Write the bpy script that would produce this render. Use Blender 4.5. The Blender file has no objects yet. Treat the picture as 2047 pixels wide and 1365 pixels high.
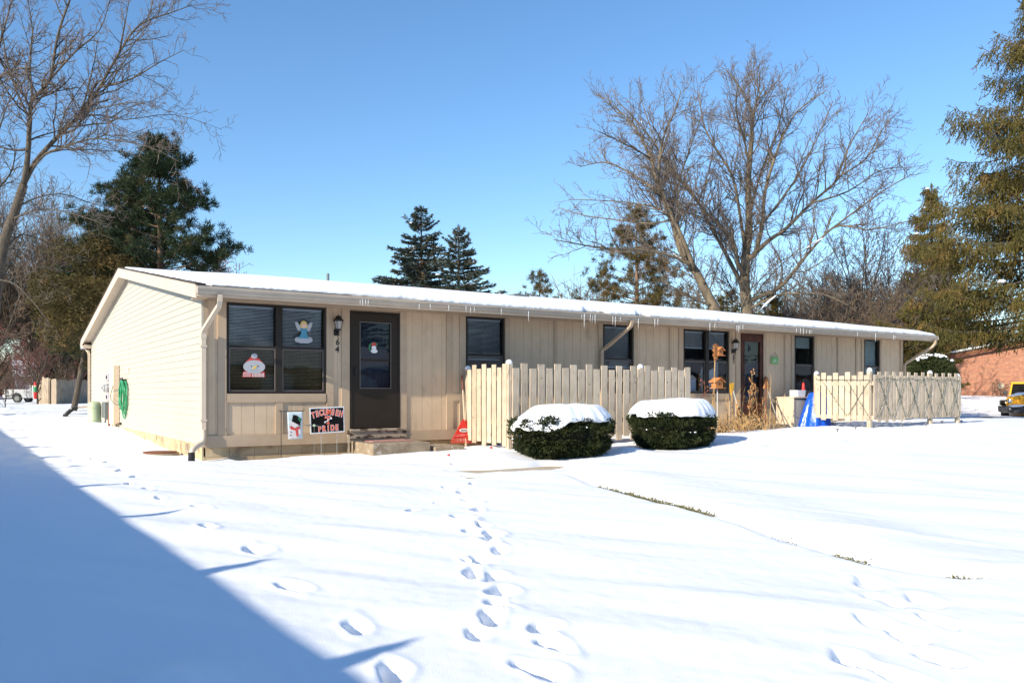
import bpy, math, random
import numpy as np
from mathutils import Vector, Matrix
R = math.radians
sc = bpy.context.scene
COL = sc.collection
rnd = random.Random(7)
nrg = np.random.default_rng(11)

# ------------------------------------------------------------------ survey of the place
# x runs along the front wall, y into the building, z up; z = 0 at the snow by the near corner
CAM = Vector((-3.02, -13.54, 1.05))
RT = Vector((.838, -.547, 0)); FW = Vector((.547, .838, 0))
FPX, CX, HY = 1649.0, 1023.5, 785.0
def at(px, py, Z):
    return CAM + FW * Z + RT * ((px - CX) / FPX * Z) + Vector((0, 0, (HY - py) / FPX * Z))
def onY(px, y):
    u = (px - CX) / FPX
    d = FW + RT * u
    return CAM.x + d.x * (y - CAM.y) / d.y
def zY(px, py, y):
    u = (px - CX) / FPX
    d = FW + RT * u
    return CAM.z + (HY - py) / FPX * (y - CAM.y) / d.y
def T(px): return onY(px, 0)

# ------------------------------------------------------------------ materials
def mat(name, col, rough=.6, noise=None, bump=None, metal=0, spec=None, ramp=None, stain=None, coord='Object'):
    m = bpy.data.materials.new(name); m.use_nodes = True
    nt = m.node_tree; p = nt.nodes['Principled BSDF']
    p.inputs['Roughness'].default_value = rough
    p.inputs['Metallic'].default_value = metal
    if spec is not None: p.inputs['Specular IOR Level'].default_value = spec
    p.inputs['Base Color'].default_value = (*col, 1)
    tc = nt.nodes.new('ShaderNodeTexCoord')
    def ntex(scale, detail=4, sc3=(1, 1, 1)):
        mp = nt.nodes.new('ShaderNodeMapping'); mp.inputs['Scale'].default_value = sc3
        nt.links.new(tc.outputs[coord], mp.inputs[0])
        n = nt.nodes.new('ShaderNodeTexNoise'); n.inputs['Scale'].default_value = scale; n.inputs['Detail'].default_value = detail
        nt.links.new(mp.outputs[0], n.inputs['Vector']); return n
    last = None
    if noise:
        col2, scale, sc3 = noise
        n = ntex(scale, 5, sc3)
        mr = nt.nodes.new('ShaderNodeMapRange'); mr.inputs[1].default_value = .35; mr.inputs[2].default_value = .65
        nt.links.new(n.outputs[0], mr.inputs[0])
        mx = nt.nodes.new('ShaderNodeMixRGB'); mx.inputs[1].default_value = (*col, 1); mx.inputs[2].default_value = (*col2, 1)
        nt.links.new(mr.outputs[0], mx.inputs[0]); last = mx.outputs[0]
    if stain:
        col3, scale, lo, hi, sc3 = stain
        n = ntex(scale, 6, sc3)
        mr = nt.nodes.new('ShaderNodeMapRange'); mr.inputs[1].default_value = lo; mr.inputs[2].default_value = hi
        nt.links.new(n.outputs[0], mr.inputs[0])
        mx = nt.nodes.new('ShaderNodeMixRGB'); mx.inputs[2].default_value = (*col3, 1)
        if last: nt.links.new(last, mx.inputs[1])
        else: mx.inputs[1].default_value = (*col, 1)
        nt.links.new(mr.outputs[0], mx.inputs[0]); last = mx.outputs[0]
    if last: nt.links.new(last, p.inputs['Base Color'])
    if bump:
        scale, strength, dist, sc3 = bump
        n = ntex(scale, 6, sc3)
        b = nt.nodes.new('ShaderNodeBump'); b.inputs['Strength'].default_value = strength; b.inputs['Distance'].default_value = dist
        nt.links.new(n.outputs[0], b.inputs['Height']); nt.links.new(b.outputs[0], p.inputs['Normal'])
    return m
I3 = (1, 1, 1)
SNOW = (.86, .875, .90)
M = {}
M['snow'] = mat('snow', SNOW, .7, bump=(120, .28, .01, I3), spec=.3)
M['roofsnow'] = mat('roof_snow', SNOW, .75, bump=(9, .3, .03, I3), spec=.25)
M['panel'] = mat('painted_siding_panel', (.60, .455, .305), .75, noise=((.545, .41, .275), 3, I3), bump=(8, .35, .006, (14, 14, .8)), stain=((.36, .28, .19), 5, .58, .85, (1, 1, .4)))
M['trim'] = mat('painted_trim', (.47, .355, .24), .7, noise=((.43, .32, .215), 4, I3), bump=(25, .2, .004, (1, 1, 1)), stain=((.3, .23, .16), 7, .68, .8, I3))
M['fascia'] = mat('fascia_paint', (.62, .51, .40), .6, noise=((.57, .47, .36), 2, I3))
M['gutter'] = mat('gutter_metal', (.47, .40, .32), .45, noise=((.40, .34, .27), 3, (1, 1, 1)), stain=((.4, .36, .3), 8, .55, .8, (.4, 1, 3)))
M['spout'] = mat('downspout_metal', (.66, .54, .41), .45, noise=((.6, .49, .37), 3, I3))
M['vinyl'] = mat('cream_vinyl_siding', (.50, .465, .385), .5, noise=((.48, .445, .37), 2, I3), bump=(30, .06, .003, (1, 1, 4)))
M['block'] = mat('painted_block', (.58, .45, .28), .85, noise=((.48, .36, .21), 5, I3), bump=(40, .4, .006, I3), stain=((.22, .15, .09), 3, .55, .75, I3))
M['shingle'] = mat('dark_shingle', (.05, .04, .035), .9, noise=((.09, .075, .065), 12, I3), bump=(30, .5, .01, I3))
M['frame'] = mat('bronze_window_frame', (.02, .016, .012), .5, spec=.25, noise=((.026, .02, .016), 9, I3))
M['sash'] = mat('bronze_sash', (.12, .10, .085), .35)
M['door'] = mat('brown_storm_door', (.026, .019, .013), .5, spec=.2, noise=((.03, .022, .015), 5, I3), stain=((.10, .085, .07), 14, .7, .85, I3))
M['door_red'] = mat('rust_brown_door', (.045, .016, .010), .5, spec=.2, noise=((.09, .03, .018), 5, I3))
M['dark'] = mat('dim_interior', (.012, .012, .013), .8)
M['blind'] = mat('mini_blind', (.60, .60, .58), .5)
M['shade'] = mat('roller_shade', (.38, .42, .36), .8, noise=((.33, .37, .31), 3, I3))
M['curtain'] = mat('dark_curtain', (.03, .04, .055), .9, noise=((.015, .02, .03), 6, (8, 8, .3)))
M['bmetal'] = mat('black_metal', (.012, .011, .01), .4)
M['lampglass'] = mat('frosted_lamp_glass', (.55, .5, .45), .25)
M['fence'] = mat('weathered_fence_paint', (.61, .50, .365), .85, noise=((.52, .42, .305), 5, I3), bump=(10, .6, .01, (6, 6, .6)), stain=((.25, .19, .13), 6, .58, .76, (3, 3, .8)))
def per_object(m, lo, hi):
    nt = m.node_tree; p = nt.nodes['Principled BSDF']; l = p.inputs['Base Color'].links[0]; src = l.from_socket
    oi = nt.nodes.new('ShaderNodeObjectInfo'); mr = nt.nodes.new('ShaderNodeMapRange'); mr.inputs[3].default_value = lo; mr.inputs[4].default_value = hi
    nt.links.new(oi.outputs['Random'], mr.inputs[0]); hv = nt.nodes.new('ShaderNodeHueSaturation'); nt.links.new(mr.outputs[0], hv.inputs['Value']); nt.links.new(src, hv.inputs['Color']); nt.links.new(hv.outputs[0], p.inputs['Base Color'])
M['fencelight'] = mat('weathered_fence_cap', (.60, .49, .36), .85)
per_object(M['fence'], .82, 1.08)
M['knot'] = mat('dark_knot', (.05, .035, .025), .9)
M['conc'] = mat('concrete_step', (.34, .27, .185), .9, noise=((.22, .165, .11), 6, I3), bump=(50, .5, .01, I3), stain=((.62, .58, .52), 9, .6, .72, I3))
M['walk'] = mat('walk_concrete', (.52, .42, .29), .9, noise=((.46, .37, .25), 7, I3), bump=(60, .3, .006, I3))
M['soil'] = mat('bare_soil', (.18, .11, .055), .95, noise=((.30, .2, .1), 18, I3), bump=(40, .8, .02, I3))
M['wood_old'] = mat('peeling_sill_wood', (.42, .34, .25), .85, noise=((.36, .29, .21), 6, I3), bump=(20, .5, .008, (1, 1, 5)), stain=((.07, .04, .025), 6, .52, .6, (1, 1, 2)))
M['red'] = mat('red_plastic', (.62, .025, .018), .4, noise=((.55, .02, .015), 7, I3))
M['mat_pink'] = mat('faded_door_mat', (.38, .13, .12), .95, noise=((.45, .30, .26), 12, I3), bump=(80, .5, .01, I3))
M['white'] = mat('white_plastic', (.75, .75, .74), .5)
M['black'] = mat('black_print', (.008, .008, .008), .7, spec=.1)
M['orange'] = mat('orange_print', (.75, .085, .02), .5)
M['yellow'] = mat('yellow_paint', (.80, .42, .02), .3)
M['decal_white'] = mat('glass_dimmed_print', (.42, .43, .45), .6)  # white darkened in the colour, standing in for dimming by the glass
M['blue_cloth'] = mat('aqua_print', (.06, .26, .38), .5)
M['flag'] = mat('pale_blue_flag', (.50, .62, .66), .8, noise=((.66, .72, .72), 9, (1, 1, 3)))
M['snowman'] = mat('snowman_print', (.72, .68, .66), .7, noise=((.62, .55, .54), 8, I3))
M['scarf'] = mat('scarf_print', (.55, .06, .05), .7)
M['skin'] = mat('peach_print', (.75, .5, .35), .6)
M['gold'] = mat('gold_print', (.7, .5, .12), .6)
M['green_print'] = mat('green_print', (.02, .22, .09), .6)
M['hose'] = mat('green_hose', (.02, .36, .15), .4, noise=((.03, .25, .1), 6, I3))
M['cable'] = mat('grey_green_cable', (.12, .13, .1), .5)
M['beige'] = mat('beige_metal', (.72, .57, .42), .6, noise=((.68, .54, .39), 2, I3))
M['elec'] = mat('grey_meter_box', (.40, .365, .40), .5)
M['elec_dk'] = mat('dark_grey_panel', (.14, .155, .15), .5)
M['galv'] = mat('galvanised', (.45, .44, .43), .35, metal=.4)
M['pedestal'] = mat('pale_green_pedestal', (.42, .50, .32), .5, noise=((.39, .47, .3), 2, I3))
M['rust'] = mat('rust_brown', (.16, .05, .03), .8, noise=((.22, .08, .04), 9, I3))
M['rubber'] = mat('black_corrugated', (.015, .015, .015), .35)
M['bark'] = mat('grey_bark', (.065, .05, .037), .95, noise=((.115, .092, .065), 3, (4, 4, 1)), bump=(12, .8, .03, (4, 4, .8)))
M['bark_olive'] = mat('lichen_bark', (.21, .165, .105), .95, noise=((.10, .08, .058), 1.6, (3, 3, 1)), bump=(8, .9, .04, (4, 4, .8)))
M['twig'] = mat('brown_twig', (.19, .145, .115), .9, noise=((.13, .095, .075), .8, I3))
M['twig_warm'] = mat('warm_twig', (.24, .16, .09), .9, noise=((.13, .09, .06), .7, I3))
M['twig_red'] = mat('reddish_twig', (.20, .06, .05), .9, noise=((.13, .06, .045), .7, I3))
M['berry'] = mat('red_berry', (.25, .015, .015), .5)
M['pinebark'] = mat('pine_bark', (.26, .17, .11), .95, noise=((.16, .10, .07), 4, (3, 3, 1)), bump=(10, .8, .03, I3))
def leafmat(name, a, b, c, scale=1.2, tr=.15):
    m = mat(name, a, .65, noise=(b, scale, I3), stain=(c, scale * 2.3, .55, .7, I3), spec=.3)
    return m
M['spruce'] = leafmat('norway_spruce_needles', (.125, .095, .020), (.06, .06, .015), (.22, .13, .04), .7)
M['bluespruce'] = leafmat('blue_spruce_needles', (.10, .125, .10), (.045, .06, .045), (.16, .09, .04), .5)
M['pine'] = leafmat('pine_needles', (.045, .07, .028), (.025, .042, .018), (.11, .08, .028), .5)
M['pinebrown'] = leafmat('sparse_pine_needles', (.14, .10, .03), (.07, .065, .02), (.22, .13, .05), .6)
M['yew'] = leafmat('yew_leaves', (.020, .032, .009), (.05, .058, .016), (.012, .018, .006), 5)
M['dry'] = mat('dry_stalk', (.52, .34, .14), .9, noise=((.36, .20, .08), 8, I3))
M['dry2'] = mat('dry_seedhead', (.45, .22, .09), .9, noise=((.3, .13, .05), 20, I3))
M['grass'] = mat('winter_grass', (.20, .17, .05), .9, noise=((.12, .12, .03), 14, I3))
M['brick'] = None
M['tarp'] = mat('blue_tarp', (.01, .10, .62), .28, noise=((.008, .08, .5), 3, I3), bump=(5, .7, .04, I3))
M['birdwood'] = mat('cedar_wood', (.55, .22, .07), .8, noise=((.4, .15, .05), 9, (1, 1, 5)))
M['metalpole'] = mat('aluminium_handle', (.6, .58, .55), .35, metal=.3)
M['oldwood'] = mat('weathered_plank', (.42, .33, .23), .9, noise=((.22, .17, .12), 5, (2, 2, .6)), bump=(12, .6, .01, (5, 5, .7)))
M['ply'] = mat('plywood', (.45, .38, .28), .85, noise=((.38, .32, .23), 5, I3))
M['signgreen'] = mat('green_sign', (.16, .42, .12), .6)
M['carwhite'] = mat('white_car_paint', (.42, .43, .45), .25)
M['tyre'] = mat('tyre_rubber', (.02, .02, .02), .8)
M['chrome'] = mat('chrome', (.7, .7, .7), .12, metal=1)
M['carblack'] = mat('black_car_plastic', (.02, .022, .028), .45)
M['ltgreen'] = mat('light_string_wire', (.025, .05, .03), .6)
M['bulb'] = mat('clear_mini_bulb', (.6, .6, .55), .2)
M['roadgrey'] = mat('wet_asphalt', (.10, .085, .065), .7)
def glassmat(name, tint=(.9, .95, 1), base=.03):
    m = bpy.data.materials.new(name); m.use_nodes = True
    nt = m.node_tree; nt.nodes.clear()
    o = nt.nodes.new('ShaderNodeOutputMaterial'); mx = nt.nodes.new('ShaderNodeMixShader')
    t = nt.nodes.new('ShaderNodeBsdfTransparent'); t.inputs[0].default_value = (*[c * .9 for c in tint], 1)
    g = nt.nodes.new('ShaderNodeBsdfGlossy'); g.inputs['Roughness'].default_value = .015
    f = nt.nodes.new('ShaderNodeFresnel'); f.inputs[0].default_value = 1.55
    a = nt.nodes.new('ShaderNodeMath'); a.operation = 'MULTIPLY_ADD'; a.inputs[1].default_value = .8; a.inputs[2].default_value = base; a.use_clamp = True
    nz = nt.nodes.new('ShaderNodeTexNoise'); nz.inputs['Scale'].default_value = 1.3
    b = nt.nodes.new('ShaderNodeBump'); b.inputs['Strength'].default_value = .12; b.inputs['Distance'].default_value = .03
    tc = nt.nodes.new('ShaderNodeTexCoord'); nt.links.new(tc.outputs['Object'], nz.inputs['Vector'])
    nt.links.new(nz.outputs[0], b.inputs['Height']); nt.links.new(b.outputs[0], g.inputs['Normal'])
    nt.links.new(f.outputs[0], a.inputs[0])
    ge = nt.nodes.new('ShaderNodeNewGeometry'); iv = nt.nodes.new('ShaderNodeMath'); iv.operation = 'SUBTRACT'; iv.inputs[0].default_value = 1; nt.links.new(ge.outputs['Backfacing'], iv.inputs[1])
    ml = nt.nodes.new('ShaderNodeMath'); ml.operation = 'MULTIPLY'; nt.links.new(a.outputs[0], ml.inputs[0]); nt.links.new(iv.outputs[0], ml.inputs[1]); nt.links.new(ml.outputs[0], mx.inputs[0])
    nt.links.new(t.outputs[0], mx.inputs[1]); nt.links.new(g.outputs[0], mx.inputs[2]); nt.links.new(mx.outputs[0], o.inputs[0])
    return m
M['glass'] = glassmat('window_glass', base=.0)
M['screen'] = glassmat('screened_glass', (.72, .72, .64), .0)
def icemat():
    m = bpy.data.materials.new('ice'); m.use_nodes = True
    p = m.node_tree.nodes['Principled BSDF']
    p.inputs['Base Color'].default_value = (.9, .94, .97, 1); p.inputs['Roughness'].default_value = .12
    p.inputs['Transmission Weight'].default_value = .55; p.inputs['IOR'].default_value = 1.31
    return m
M['ice'] = icemat()
def brickmat():
    m = bpy.data.materials.new('orange_brick'); m.use_nodes = True
    nt = m.node_tree; p = nt.nodes['Principled BSDF']; p.inputs['Roughness'].default_value = .9
    tc = nt.nodes.new('ShaderNodeTexCoord'); mp = nt.nodes.new('ShaderNodeMapping')
    mp.inputs['Rotation'].default_value = (0, R(90), R(90))
    sx = nt.nodes.new('ShaderNodeSeparateXYZ'); cx = nt.nodes.new('ShaderNodeCombineXYZ')
    ad = nt.nodes.new('ShaderNodeMath'); ad.operation = 'ADD'
    nt.links.new(tc.outputs['Object'], sx.inputs[0]); nt.links.new(sx.outputs[0], ad.inputs[0]); nt.links.new(sx.outputs[1], ad.inputs[1])
    nt.links.new(ad.outputs[0], cx.inputs[0]); nt.links.new(sx.outputs[2], cx.inputs[1])
    b = nt.nodes.new('ShaderNodeTexBrick'); b.inputs['Scale'].default_value = 1
    b.inputs['Color1'].default_value = (.50, .20, .10, 1); b.inputs['Color2'].default_value = (.36, .13, .075, 1)
    b.inputs['Mortar'].default_value = (.20, .15, .12, 1); b.inputs['Mortar Size'].default_value = .012
    b.inputs['Brick Width'].default_value = .21; b.inputs['Row Height'].default_value = .072
    nt.links.new(cx.outputs[0], b.inputs['Vector'])
    n = nt.nodes.new('ShaderNodeTexNoise'); n.inputs['Scale'].default_value = 4.5; nt.links.new(cx.outputs[0], n.inputs['Vector'])
    mr = nt.nodes.new('ShaderNodeMapRange'); mr.inputs[1].default_value = .5; mr.inputs[2].default_value = .75
    nt.links.new(n.outputs[0], mr.inputs[0])
    mx = nt.nodes.new('ShaderNodeMixRGB'); mx.inputs[2].default_value = (.6, .33, .2, 1)
    nt.links.new(b.outputs[0], mx.inputs[1]); mr.inputs[4].default_value = .35; nt.links.new(mr.outputs[0], mx.inputs[0]); nt.links.new(mx.outputs[0], p.inputs[0])
    return m
M['brick'] = brickmat()

# ------------------------------------------------------------------ mesh helpers
class MB:
    def __init__(s): s.v = []; s.f = []
    def box(s, x0, x1, y0, y1, z0, z1):
        n = len(s.v)
        s.v += [(x0, y0, z0), (x1, y0, z0), (x1, y1, z0), (x0, y1, z0), (x0, y0, z1), (x1, y0, z1), (x1, y1, z1), (x0, y1, z1)]
        s.f += [(n, n+3, n+2, n+1), (n+4, n+5, n+6, n+7), (n, n+1, n+5, n+4), (n+1, n+2, n+6, n+5), (n+2, n+3, n+7, n+6), (n+3, n, n+4, n+7)]
        return s
    def obox(s, c, size, mtx=None):
        n = len(s.v); hx, hy, hz = [a / 2 for a in size]; c = Vector(c)
        for z in (-hz, hz):
            for x, y in ((-hx, -hy), (hx, -hy), (hx, hy), (-hx, hy)):
                p = Vector((x, y, z))
                if mtx is not None: p = mtx @ p
                s.v.append(tuple(c + p))
        s.f += [(n, n+3, n+2, n+1), (n+4, n+5, n+6, n+7), (n, n+1, n+5, n+4), (n+1, n+2, n+6, n+5), (n+2, n+3, n+7, n+6), (n+3, n, n+4, n+7)]
        return s
    def prism(s, pts, d):
        """closed polygon pts (3-d) swept by vector d"""
        n = len(s.v); k = len(pts); d = Vector(d)
        s.v += [tuple(p) for p in pts] + [tuple(Vector(p) + d) for p in pts]
        s.f.append(tuple(range(n, n + k))[::-1]); s.f.append(tuple(range(n + k, n + 2 * k)))
        for i in range(k):
            j = (i + 1) % k
            s.f.append((n + i, n + j, n + k + j, n + k + i))
        return s
    def tube(s, pts, rad, n=6, cap=True):
        if not hasattr(rad, '__len__'): rad = [rad] * len(pts)
        pts = [Vector(p) for p in pts]; b = len(s.v); L = len(pts); up = None
        for i, p in enumerate(pts):
            t = pts[min(i + 1, L - 1)] - pts[max(i - 1, 0)]
            if t.length < 1e-9: t = Vector((0, 0, 1))
            t.normalize()
            if up is None: up = Vector((1, 0, 0)) if abs(t.x) < .8 else Vector((0, 1, 0))
            a = up - t * up.dot(t); a.normalize(); up = a; c = t.cross(a)
            for k in range(n):
                th = 2 * math.pi * k / n; s.v.append(tuple(p + (a * math.cos(th) + c * math.sin(th)) * rad[i]))
        for i in range(L - 1):
            for k in range(n):
                k2 = (k + 1) % n
                s.f.append((b + i*n + k, b + i*n + k2, b + (i+1)*n + k2, b + (i+1)*n + k))
        if cap:
            s.f.append(tuple(b + k for k in range(n))[::-1]); s.f.append(tuple(b + (L-1)*n + k for k in range(n)))
        return s
    def lathe(s, c, prof, n=16, axis='z'):
        c = Vector(c); b = len(s.v)
        for r, h in prof:
            for k in range(n):
                th = 2 * math.pi * k / n; x, y = r * math.cos(th), r * math.sin(th)
                p = {'z': (x, y, h), 'y': (x, h, y), 'x': (h, x, y)}[axis]
                s.v.append(tuple(c + Vector(p)))
        for i in range(len(prof) - 1):
            for k in range(n):
                k2 = (k + 1) % n
                s.f.append((b + i*n + k, b + i*n + k2, b + (i+1)*n + k2, b + (i+1)*n + k))
        s.f.append(tuple(b + k for k in range(n))[::-1]); s.f.append(tuple(b + (len(prof)-1)*n + k for k in range(n)))
        return s
    def blob(s, c, r, n=12, m=8, jit=0, seed=0):
        rr = random.Random(seed); b = len(s.v); c = Vector(c)
        for i in range(m + 1):
            ph = math.pi * i / m
            for k in range(n):
                th = 2 * math.pi * k / n; j = 1 + rr.uniform(-jit, jit)
                s.v.append((c.x + r[0]*math.sin(ph)*math.cos(th)*j, c.y + r[1]*math.sin(ph)*math.sin(th)*j, c.z + r[2]*math.cos(ph)*j))
        for i in range(m):
            for k in range(n):
                k2 = (k + 1) % n
                s.f.append((b + i*n + k, b + (i+1)*n + k, b + (i+1)*n + k2, b + i*n + k2))
        return s
    def build(s, name, m, parent=None, smooth=False, bevel=0):
        me = bpy.data.meshes.new(name); me.from_pydata(s.v, [], s.f); me.update()
        o = bpy.data.objects.new(name, me); COL.objects.link(o)
        if m: me.materials.append(m if not isinstance(m, str) else M[m])
        if smooth: me.polygons.foreach_set('use_smooth', [True] * len(me.polygons))
        if bevel:
            bv = o.modifiers.new('b', 'BEVEL'); bv.width = bevel; bv.segments = 2; bv.limit_method = 'ANGLE'
        if parent: attach(o, parent)
        return o
def attach(o, p):
    o.parent = p
    w = Matrix.Translation(p.location) if p.parent is None else Matrix.Translation(root_loc(p))
    if p.type == 'EMPTY' and p.rotation_euler.z: w = w @ Matrix.Rotation(p.rotation_euler.z, 4, 'Z')
    o.matrix_parent_inverse = w.inverted()
def root_loc(p):
    # mesh parts keep world coordinates in their data; their own matrix is the identity
    return Vector((0, 0, 0))
def np_mesh(name, V, F, m, parent=None, smooth=False):
    me = bpy.data.meshes.new(name)
    k = F.shape[1]
    me.vertices.add(len(V)); me.vertices.foreach_set('co', V.astype(np.float32).ravel())
    me.loops.add(F.size); me.loops.foreach_set('vertex_index', F.astype(np.int32).ravel())
    me.polygons.add(len(F)); me.polygons.foreach_set('loop_start', np.arange(0, F.size, k, dtype=np.int32))
    me.update(calc_edges=True); me.validate()
    if smooth: me.polygons.foreach_set('use_smooth', [True] * len(me.polygons))
    me.materials.append(M[m] if isinstance(m, str) else m)
    o = bpy.data.objects.new(name, me); COL.objects.link(o)
    if parent: attach(o, parent)
    return o
def thing(name, label, cat, loc=(0, 0, 0), group=None):
    o = bpy.data.objects.new(name, None); COL.objects.link(o); o.location = loc; o.empty_display_size = .2
    o['label'] = label; o['category'] = cat
    if group: o['group'] = group
    return o
def tag(o, label, cat, group=None):
    o['label'] = label; o['category'] = cat
    if group: o['group'] = group
    return o
def struct(o, kind='structure'): o['kind'] = kind; return o
def copy_tree(o, parent=None):
    c = o.copy(); COL.objects.link(c)
    if parent: c.parent = parent; c.matrix_parent_inverse = o.matrix_parent_inverse.copy()
    for ch in [x for x in bpy.data.objects if x.parent == o]: copy_tree(ch, c)
    return c
def blades(P, D, L, W, twist=True):
    """crossed diamond leaves: base P, direction D (unit), length L, width W"""
    N = len(P)
    rv = nrg.normal(size=(N, 3)); A = np.cross(D, rv); A /= np.linalg.norm(A, axis=1)[:, None] + 1e-9
    B = np.cross(D, A)
    L = np.broadcast_to(L, (N,))[:, None]; W = np.broadcast_to(W, (N,))[:, None]
    mid = P + D * L * .45; tip = P + D * L
    V = np.stack([P, mid + A * W * .5, tip, mid - A * W * .5, P, mid + B * W * .5, tip, mid - B * W * .5], 1).reshape(-1, 3)
    F = (np.arange(N)[:, None] * 8 + np.array([[0, 1, 2, 3, 4, 5, 6, 7]])).reshape(-1, 4)
    return V, F
def unit(a): return a / (np.linalg.norm(a, axis=-1, keepdims=True) + 1e-9)

# value noise in numpy
_perm = nrg.random((256, 256))
def vnoise(x, y):
    xi = np.floor(x).astype(int); yi = np.floor(y).astype(int); fx = x - xi; fy = y - yi
    fx = fx*fx*(3-2*fx); fy = fy*fy*(3-2*fy)
    g = lambda a, b: _perm[a & 255, b & 255]
    return (g(xi, yi)*(1-fx)+g(xi+1, yi)*fx)*(1-fy)+(g(xi, yi+1)*(1-fx)+g(xi+1, yi+1)*fx)*fy - .5
def ss(a, b, x):
    t = np.clip((x - a) / (b - a), 0, 1); return t*t*(3-2*t)

# ------------------------------------------------------------------ terrain
TR = None   # line of the bare edge beside the walk
def _gp(px, py):
    z = -.2
    for _ in range(14):
        Z = (CAM.z - z) * FPX / (py - HY); p = at(px, py, Z); z = float(base_h(p.x, p.y))
    return (p.x, p.y)
def trench_x(y):
    ys = np.array([p[1] for p in TR])[::-1]; xs = np.array([p[0] for p in TR])[::-1]
    return np.interp(y, ys, xs)
def base_h(x, y):
    x = np.asarray(x, float); y = np.asarray(y, float)
    h = -.45 + .45 * np.clip((y + 14) / 13.6, -.3, 1.0)
    h = h + .0185 * np.clip(x, 0, 16) * ss(-16, -3, y)
    h = h + .37 * ss(0, 15, y) * (1 - ss(4, 10, x))
    h = h + .25 * ss(5, 20, y) * ss(4, 10, x)
    h = h - .40 * ss(21, 34, x) * (1 - ss(14, 30, y))
    h = h + .85 * ss(41, 46.5, x)
    h = h - .30 * ss(40, 52, y) * (1 - ss(-6, 10, x))
    return h
def fold(fp, a, b): return fp
FEET = []     # px, py, width(m), depth(m), heading offset
for px, py, w, d in [(920, 938, .16, .10), (937, 953, .2, .14), (893, 974, .2, .13), (942, 1003, .2, .13), (930, 1040, .24, .15), (985, 1068, .2, .14),
                     (977, 1080, .18, .12), (967, 1115, .2, .09), (943, 1140, .2, .17), (1010, 1180, .24, .15), (985, 1235, .24, .15), (965, 1268, .22, .12),
                     (1115, 1285, .25, .15), (1080, 1335, .26, .16), (826, 1024, .14, .08), (1166, 925, .12, .09), (885, 1005, .1, .05),
                     (905, 925, .13, .10), (947, 968, .15, .12), (925, 985, .15, .12), (950, 1022, .16, .13), (962, 1052, .16, .13), (935, 1062, .16, .1), (995, 1098, .16, .12), (950, 1122, .18, .13), (990, 1150, .18, .13), (1000, 1208, .2, .14), (1095, 1255, .2, .14), (243, 940, .14, .1), (270, 952, .16, .1), (262, 968, .14, .1), (297, 979, .18, .12), (318, 997, .18, .12), (402, 1015, .2, .13), (416, 1054, .22, .16),
                     (520, 1098, .24, .16), (583, 1170, .24, .17), (715, 1252, .26, .17), (778, 1340, .28, .17), (170, 905, .14, .08), (190, 915, .14, .08), (215, 925, .14, .08),
                     (1745, 1160, .32, .07), (1770, 1198, .28, .07), (1850, 1200, .26, .07), (1745, 1240, .26, .09), (1865, 1242, .24, .07), (1815, 1270, .26, .08),
                     (1700, 1310, .28, .10), (1885, 1310, .26, .11), (1800, 1345, .3, .08), (1775, 1385, .3, .12)]:
    z = -.2
    for _ in range(12):
        Z = (CAM.z - z) * FPX / (py - HY); p = at(px, py, Z); z = float(base_h(p.x, p.y))
    FEET.append((p.x, p.y, w * (.47 if py > 1200 else .56 if p.x > -1.4 and px < 1250 else .52), d * ((1.25 if py > 1130 else 1.7) if px < 1250 and px > 800 else 1.15)))
TR = [_gp(*q) for q in ((1110, 940), (1200, 968), (1430, 1030), (1740, 1120), (1940, 1153))]; TR.append((TR[-1][0] + .5, TR[-1][1] - .25)); TR.append((TR[-1][0] + 1.2, TR[-1][1] - 1.2)); print('TR', [(round(a, 2), round(b, 2)) for a, b in TR])
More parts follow.
